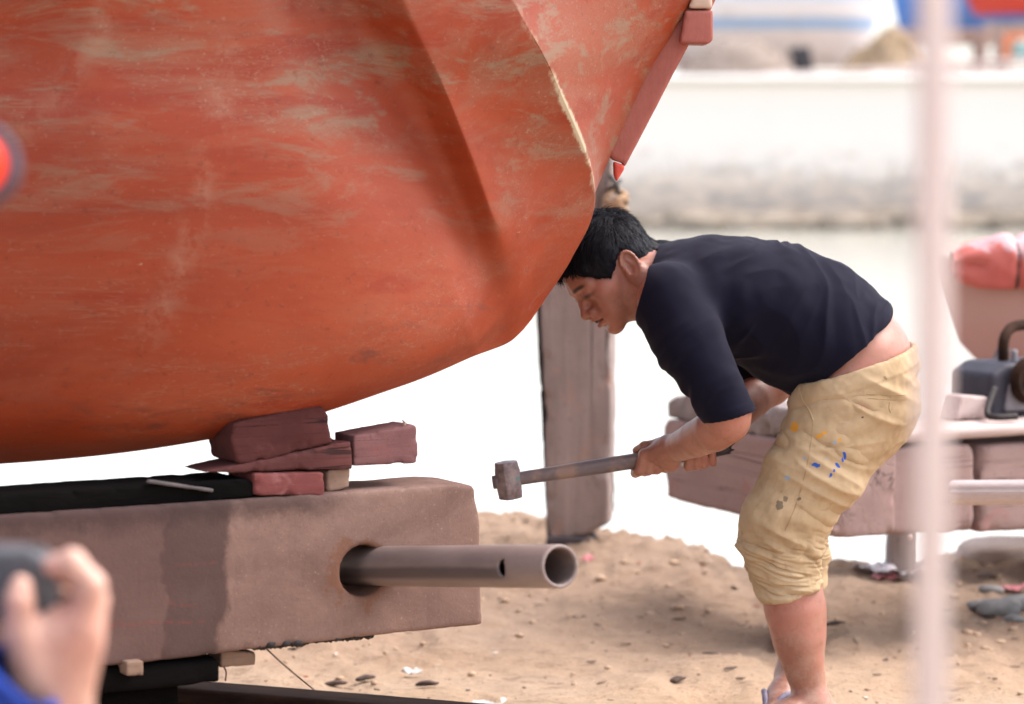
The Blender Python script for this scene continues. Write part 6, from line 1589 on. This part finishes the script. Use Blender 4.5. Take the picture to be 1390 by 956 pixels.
# index finger arching over, then three curled behind it
Hh.chain([(L_(112, 845, -.008), .0165), (L_(124, 795, -.012), .0130), (L_(98, 763, -.014), .0115), (L_(72, 768, -.010), .0095)], 0.010, 0.004)
Hh.chain([(L_(118, 862, .012), .0165), (L_(128, 815, .016), .0128), (L_(104, 782, .018), .0112), (L_(78, 782, .018), .0095)], 0.008, 0.004)
Hh.chain([(L_(114, 884, .028), .0155), (L_(124, 842, .036), .0122), (L_(100, 812, .040), .0108), (L_(78, 808, .040), .0092)], 0.008, 0.004)
Hh.chain([(L_(104, 906, .040), .0140), (L_(114, 872, .050), .0108), (L_(94, 846, .055), .0096), (L_(76, 842, .055), .0085)], 0.008, 0.004)
def A3(*q): return np.array(q, float)
R_ = Hh                                                          # the rest of the crouching figure, outside the frame to the left
R_.ell(A3(-.76, 2.30, .965), np.eye(3), A3(.076, .095, .108), 0); R_.ell(A3(-.76, 2.335, .915), np.eye(3), A3(.060, .068, .075), .03); R_.seg(A3(-.76, 2.398, .93), A3(-.76, 2.402, .915), .010, .014, .015)
for s in (-1, 1): R_.ell(A3(-.76 + .078 * s, 2.295, .945), np.eye(3), A3(.010, .018, .030), .008)
R_.seg(A3(-.765, 2.285, .90), A3(-.79, 2.25, .76), .055, .062, .03)
R_.chain([(A3(-.79, 2.25, .76), .06), (A3(-.80, 2.23, .66), .095), (A3(-.83, 2.20, .48), .095), (A3(-.86, 2.18, .30), .10)], .02, .01)
R_.chain([(A3(-.80, 2.24, .70), .05), (A3(-.97, 2.26, .70), .045), (A3(-.98, 2.47, .46), .036), (A3(-.86, 2.58, .50), .034), (A3(-.66, 2.56, .705), .026), (A3(-.60, 2.54, .735), .022)], .02, .004)
R_.chain([(A3(-.80, 2.25, .70), .05), (A3(-.64, 2.28, .70), .045), (A3(-.67, 2.50, .36), .036), (A3(-.645, 2.58, .355), .036), (L_(0, 1080, .02), .036)], .02, .004)
for k_ in range(4): R_.seg(A3(-.61, 2.55, .735), A3(-.545 - .006 * k_, 2.50 + .022 * k_, .742), .012, .010, .008)
for fx in (-.97, -.72): R_.chain([(A3(-.86, 2.18, .28), .08), (A3(fx, 2.59, .42), .05), (A3(fx, 2.36, .09), .042), (A3(fx, 2.42, .05), .040), (A3(fx + .01, 2.58, .03), .030)], .02, .01)
V, Q = Hh.mesh(2)
ph = thing('person', (L_(-60, 1100)[0], HY, 0.0), 'blurred hand in a blue sleeve raised at the lower left edge', 'person')
m2 = M_SKIN.copy(); m2.name = 'pale_skin'
for nd in m2.node_tree.nodes:
    if nd.type == 'VALTORGB':
        nd.color_ramp.elements[0].color = (0.58, 0.33, 0.25, 1); nd.color_ramp.elements[1].color = (0.66, 0.42, 0.34, 1)
g9 = [np.arange(-1.25, -0.40, 0.008), np.arange(1.95, 2.95, 0.008), np.arange(-0.02, 1.16, 0.008)]
dkb = np.zeros(len(V))
for s in (-1, 1): dkb = np.maximum(dkb, np.exp(-(((V[:, 0] + .76 - .032 * s) / .013)**2 + ((V[:, 2] - .955) / .006)**2)) * (V[:, 1] > 2.36))
add_mesh('body', V, Q, m2, ph, attrs={'dark': dkb, 'lip': np.zeros(len(V))})
R_ = Vol(*g9); R_.ell(A3(-.76, 2.288, .985), np.eye(3), A3(.086, .102, .104), 0)
X9, Y9, Z9 = g9[0][:, None, None], g9[1][None, :, None], g9[2][None, None, :]
R_.D = np.maximum(R_.D, (0.995 - 0.62 * (2.37 - Y9) - Z9 + 0 * X9).astype(np.float32))
Vb, Qb = R_.mesh(2); add_mesh('hair', Vb, Qb, M_HAIR, ph)
M_BLUE = mottled('blue_cloth', (0.018, 0.045, 0.26), (0.03, 0.07, 0.36), 30, 0.9, bs=0.4)
R_ = Vol(*g9); R_.chain([(A3(-.86, 2.18, .30), .125, .12), (A3(-.83, 2.20, .48), .120, .12), (A3(-.80, 2.23, .66), .125, .11), (A3(-.775, 2.25, .77), .080, .08)], .0, .01, lat=A3(0, 1, 0))
for s, sh in ((-1, A3(-.97, 2.26, .70)), (1, A3(-.64, 2.28, .70))): R_.seg(A3(-.80, 2.25, .70), sh, .10, .080, .05)
R_.chain([(A3(-.97, 2.26, .70), .078), (A3(-.98, 2.47, .46), .060), (A3(-.86, 2.58, .50), .052), (A3(-.74, 2.57, .625), .045)], .04, .01)
R_.chain([(A3(-.64, 2.28, .70), .078), (A3(-.67, 2.50, .36), .066), (A3(-.645, 2.59, .355), .066)], .04, .01)
Vb, Qb = R_.mesh(2); nb = vnormals(Vb, Qb); Vb = Vb + nb * (0.006 * (1 - 2 * np.abs(vnoise(Vb, (9, 9, 16), 501))))[:, None]
add_mesh('jacket', Vb, Qb, M_BLUE, ph)
R_ = Vol(*g9); R_.chain([(A3(-.86, 2.17, .33), .13, .12), (A3(-.86, 2.18, .26), .14, .13)], 0, .01)
for fx in (-.98, -.72): R_.chain([(A3(-.86 + (fx + .86) * .6, 2.20, .27), .10), (A3(fx, 2.60, .42), .078), (A3(fx, 2.54, .36), .074), (A3(fx, 2.38, .10), .058)], .05, .01)
Vb, Qb = R_.mesh(2); nb = vnormals(Vb, Qb); Vb = Vb + nb * (0.006 * (1 - 2 * np.abs(vnoise(Vb, (12, 12, 12), 503))))[:, None]
add_mesh('trousers', Vb, Qb, mottled('dark_jeans', (0.03, 0.035, 0.05), (0.06, 0.065, 0.085), 30, 0.9), ph)
# sleeve
pts = [L_(33, 915, -.026), L_(6, 948, -.022), L_(-60, 1060, .01), L_(-120, 1180, .04), L_(-262, 1338, .10)]
rr = [.040, .046, .046, .055, .070]
c_ = crom(np.array([np.r_[p_, r_] for p_, r_ in zip(pts, rr)]), 10); V, F = [], []; ns = 26
for i, q in enumerate(c_):
    dd = c_[min(i + 1, len(c_) - 1), :3] - c_[max(i - 1, 0), :3]; dd /= np.linalg.norm(dd); t = np.cross(dd, [0, 1.0, 0]); t /= np.linalg.norm(t); u = np.cross(dd, t)
    for k in range(ns):
        a = 2 * math.pi * k / ns; r = q[3] * (1 + 0.05 * math.sin(i * 1.3 + 2 * math.sin(a)) + 0.02 * math.sin(3 * a + i))
        V.append(q[:3] + r * (t * math.cos(a) + u * math.sin(a)))
for i in range(len(c_) - 1):
    for k in range(ns): F.append((i * ns + k, i * ns + (k + 1) % ns, (i + 1) * ns + (k + 1) % ns, (i + 1) * ns + k))
q0 = c_[0, :3]
for k in range(ns): V.append(q0 + (np.array(V[k]) - q0) * 0.80 + (c_[2, :3] - q0) * 0.6)
for k in range(ns): F.append((k, len(V) - ns + k, len(V) - ns + (k + 1) % ns, (k + 1) % ns))
F.append(tuple((len(c_) - 1) * ns + k for k in range(ns)))
add_mesh('sleeve', V, F, M_BLUE, ph)
# camera: body with grip and lens barrel, mostly outside the frame
M_CAMB = mottled('grey_black_camera', (0.055, 0.055, 0.062), (0.10, 0.10, 0.11), 60, 0.5)
M_LENS = mottled('dark_lens_ring', (0.02, 0.02, 0.022), (0.04, 0.04, 0.045), 60, 0.4)
kam = thing('camera', tuple(L_(-40, 850, .01)), 'dark grey camera held by the blurred hand at the left edge', 'camera')
O = L_(70, 842, -.012)
A_, B_ = L_(-150, 845, -.012), L_(74, 742, -.012)
prism('camera_body', [(0, 0), (B_[0] - A_[0] - .012, 0), (B_[0] - A_[0], .012), (B_[0] - A_[0] - .004, .052), (B_[0] - A_[0] - .022, .064), (.062, .066), (.055, .080), (.03, .080), (.022, .066), (0, .060)], .055, A_, ex, ey, M_CAMB, kam, res=0.003, rnd=0.010, rough=0.0006)
lathe('lens', L_(-95, 812, .048), (0, 1, 0), [(0, .0003), (0, .031), (.02, .033), (.05, .033), (.052, .035), (.075, .035), (.075, .028), (.066, .0003)], M_LENS, kam, 26)
lathe('shutter_button', L_(50, 743, .014), (0, 0, 1), [(-.006, .0003), (-.006, .007), (.002, .007), (.003, .0003)], M_LENS, kam, 16)
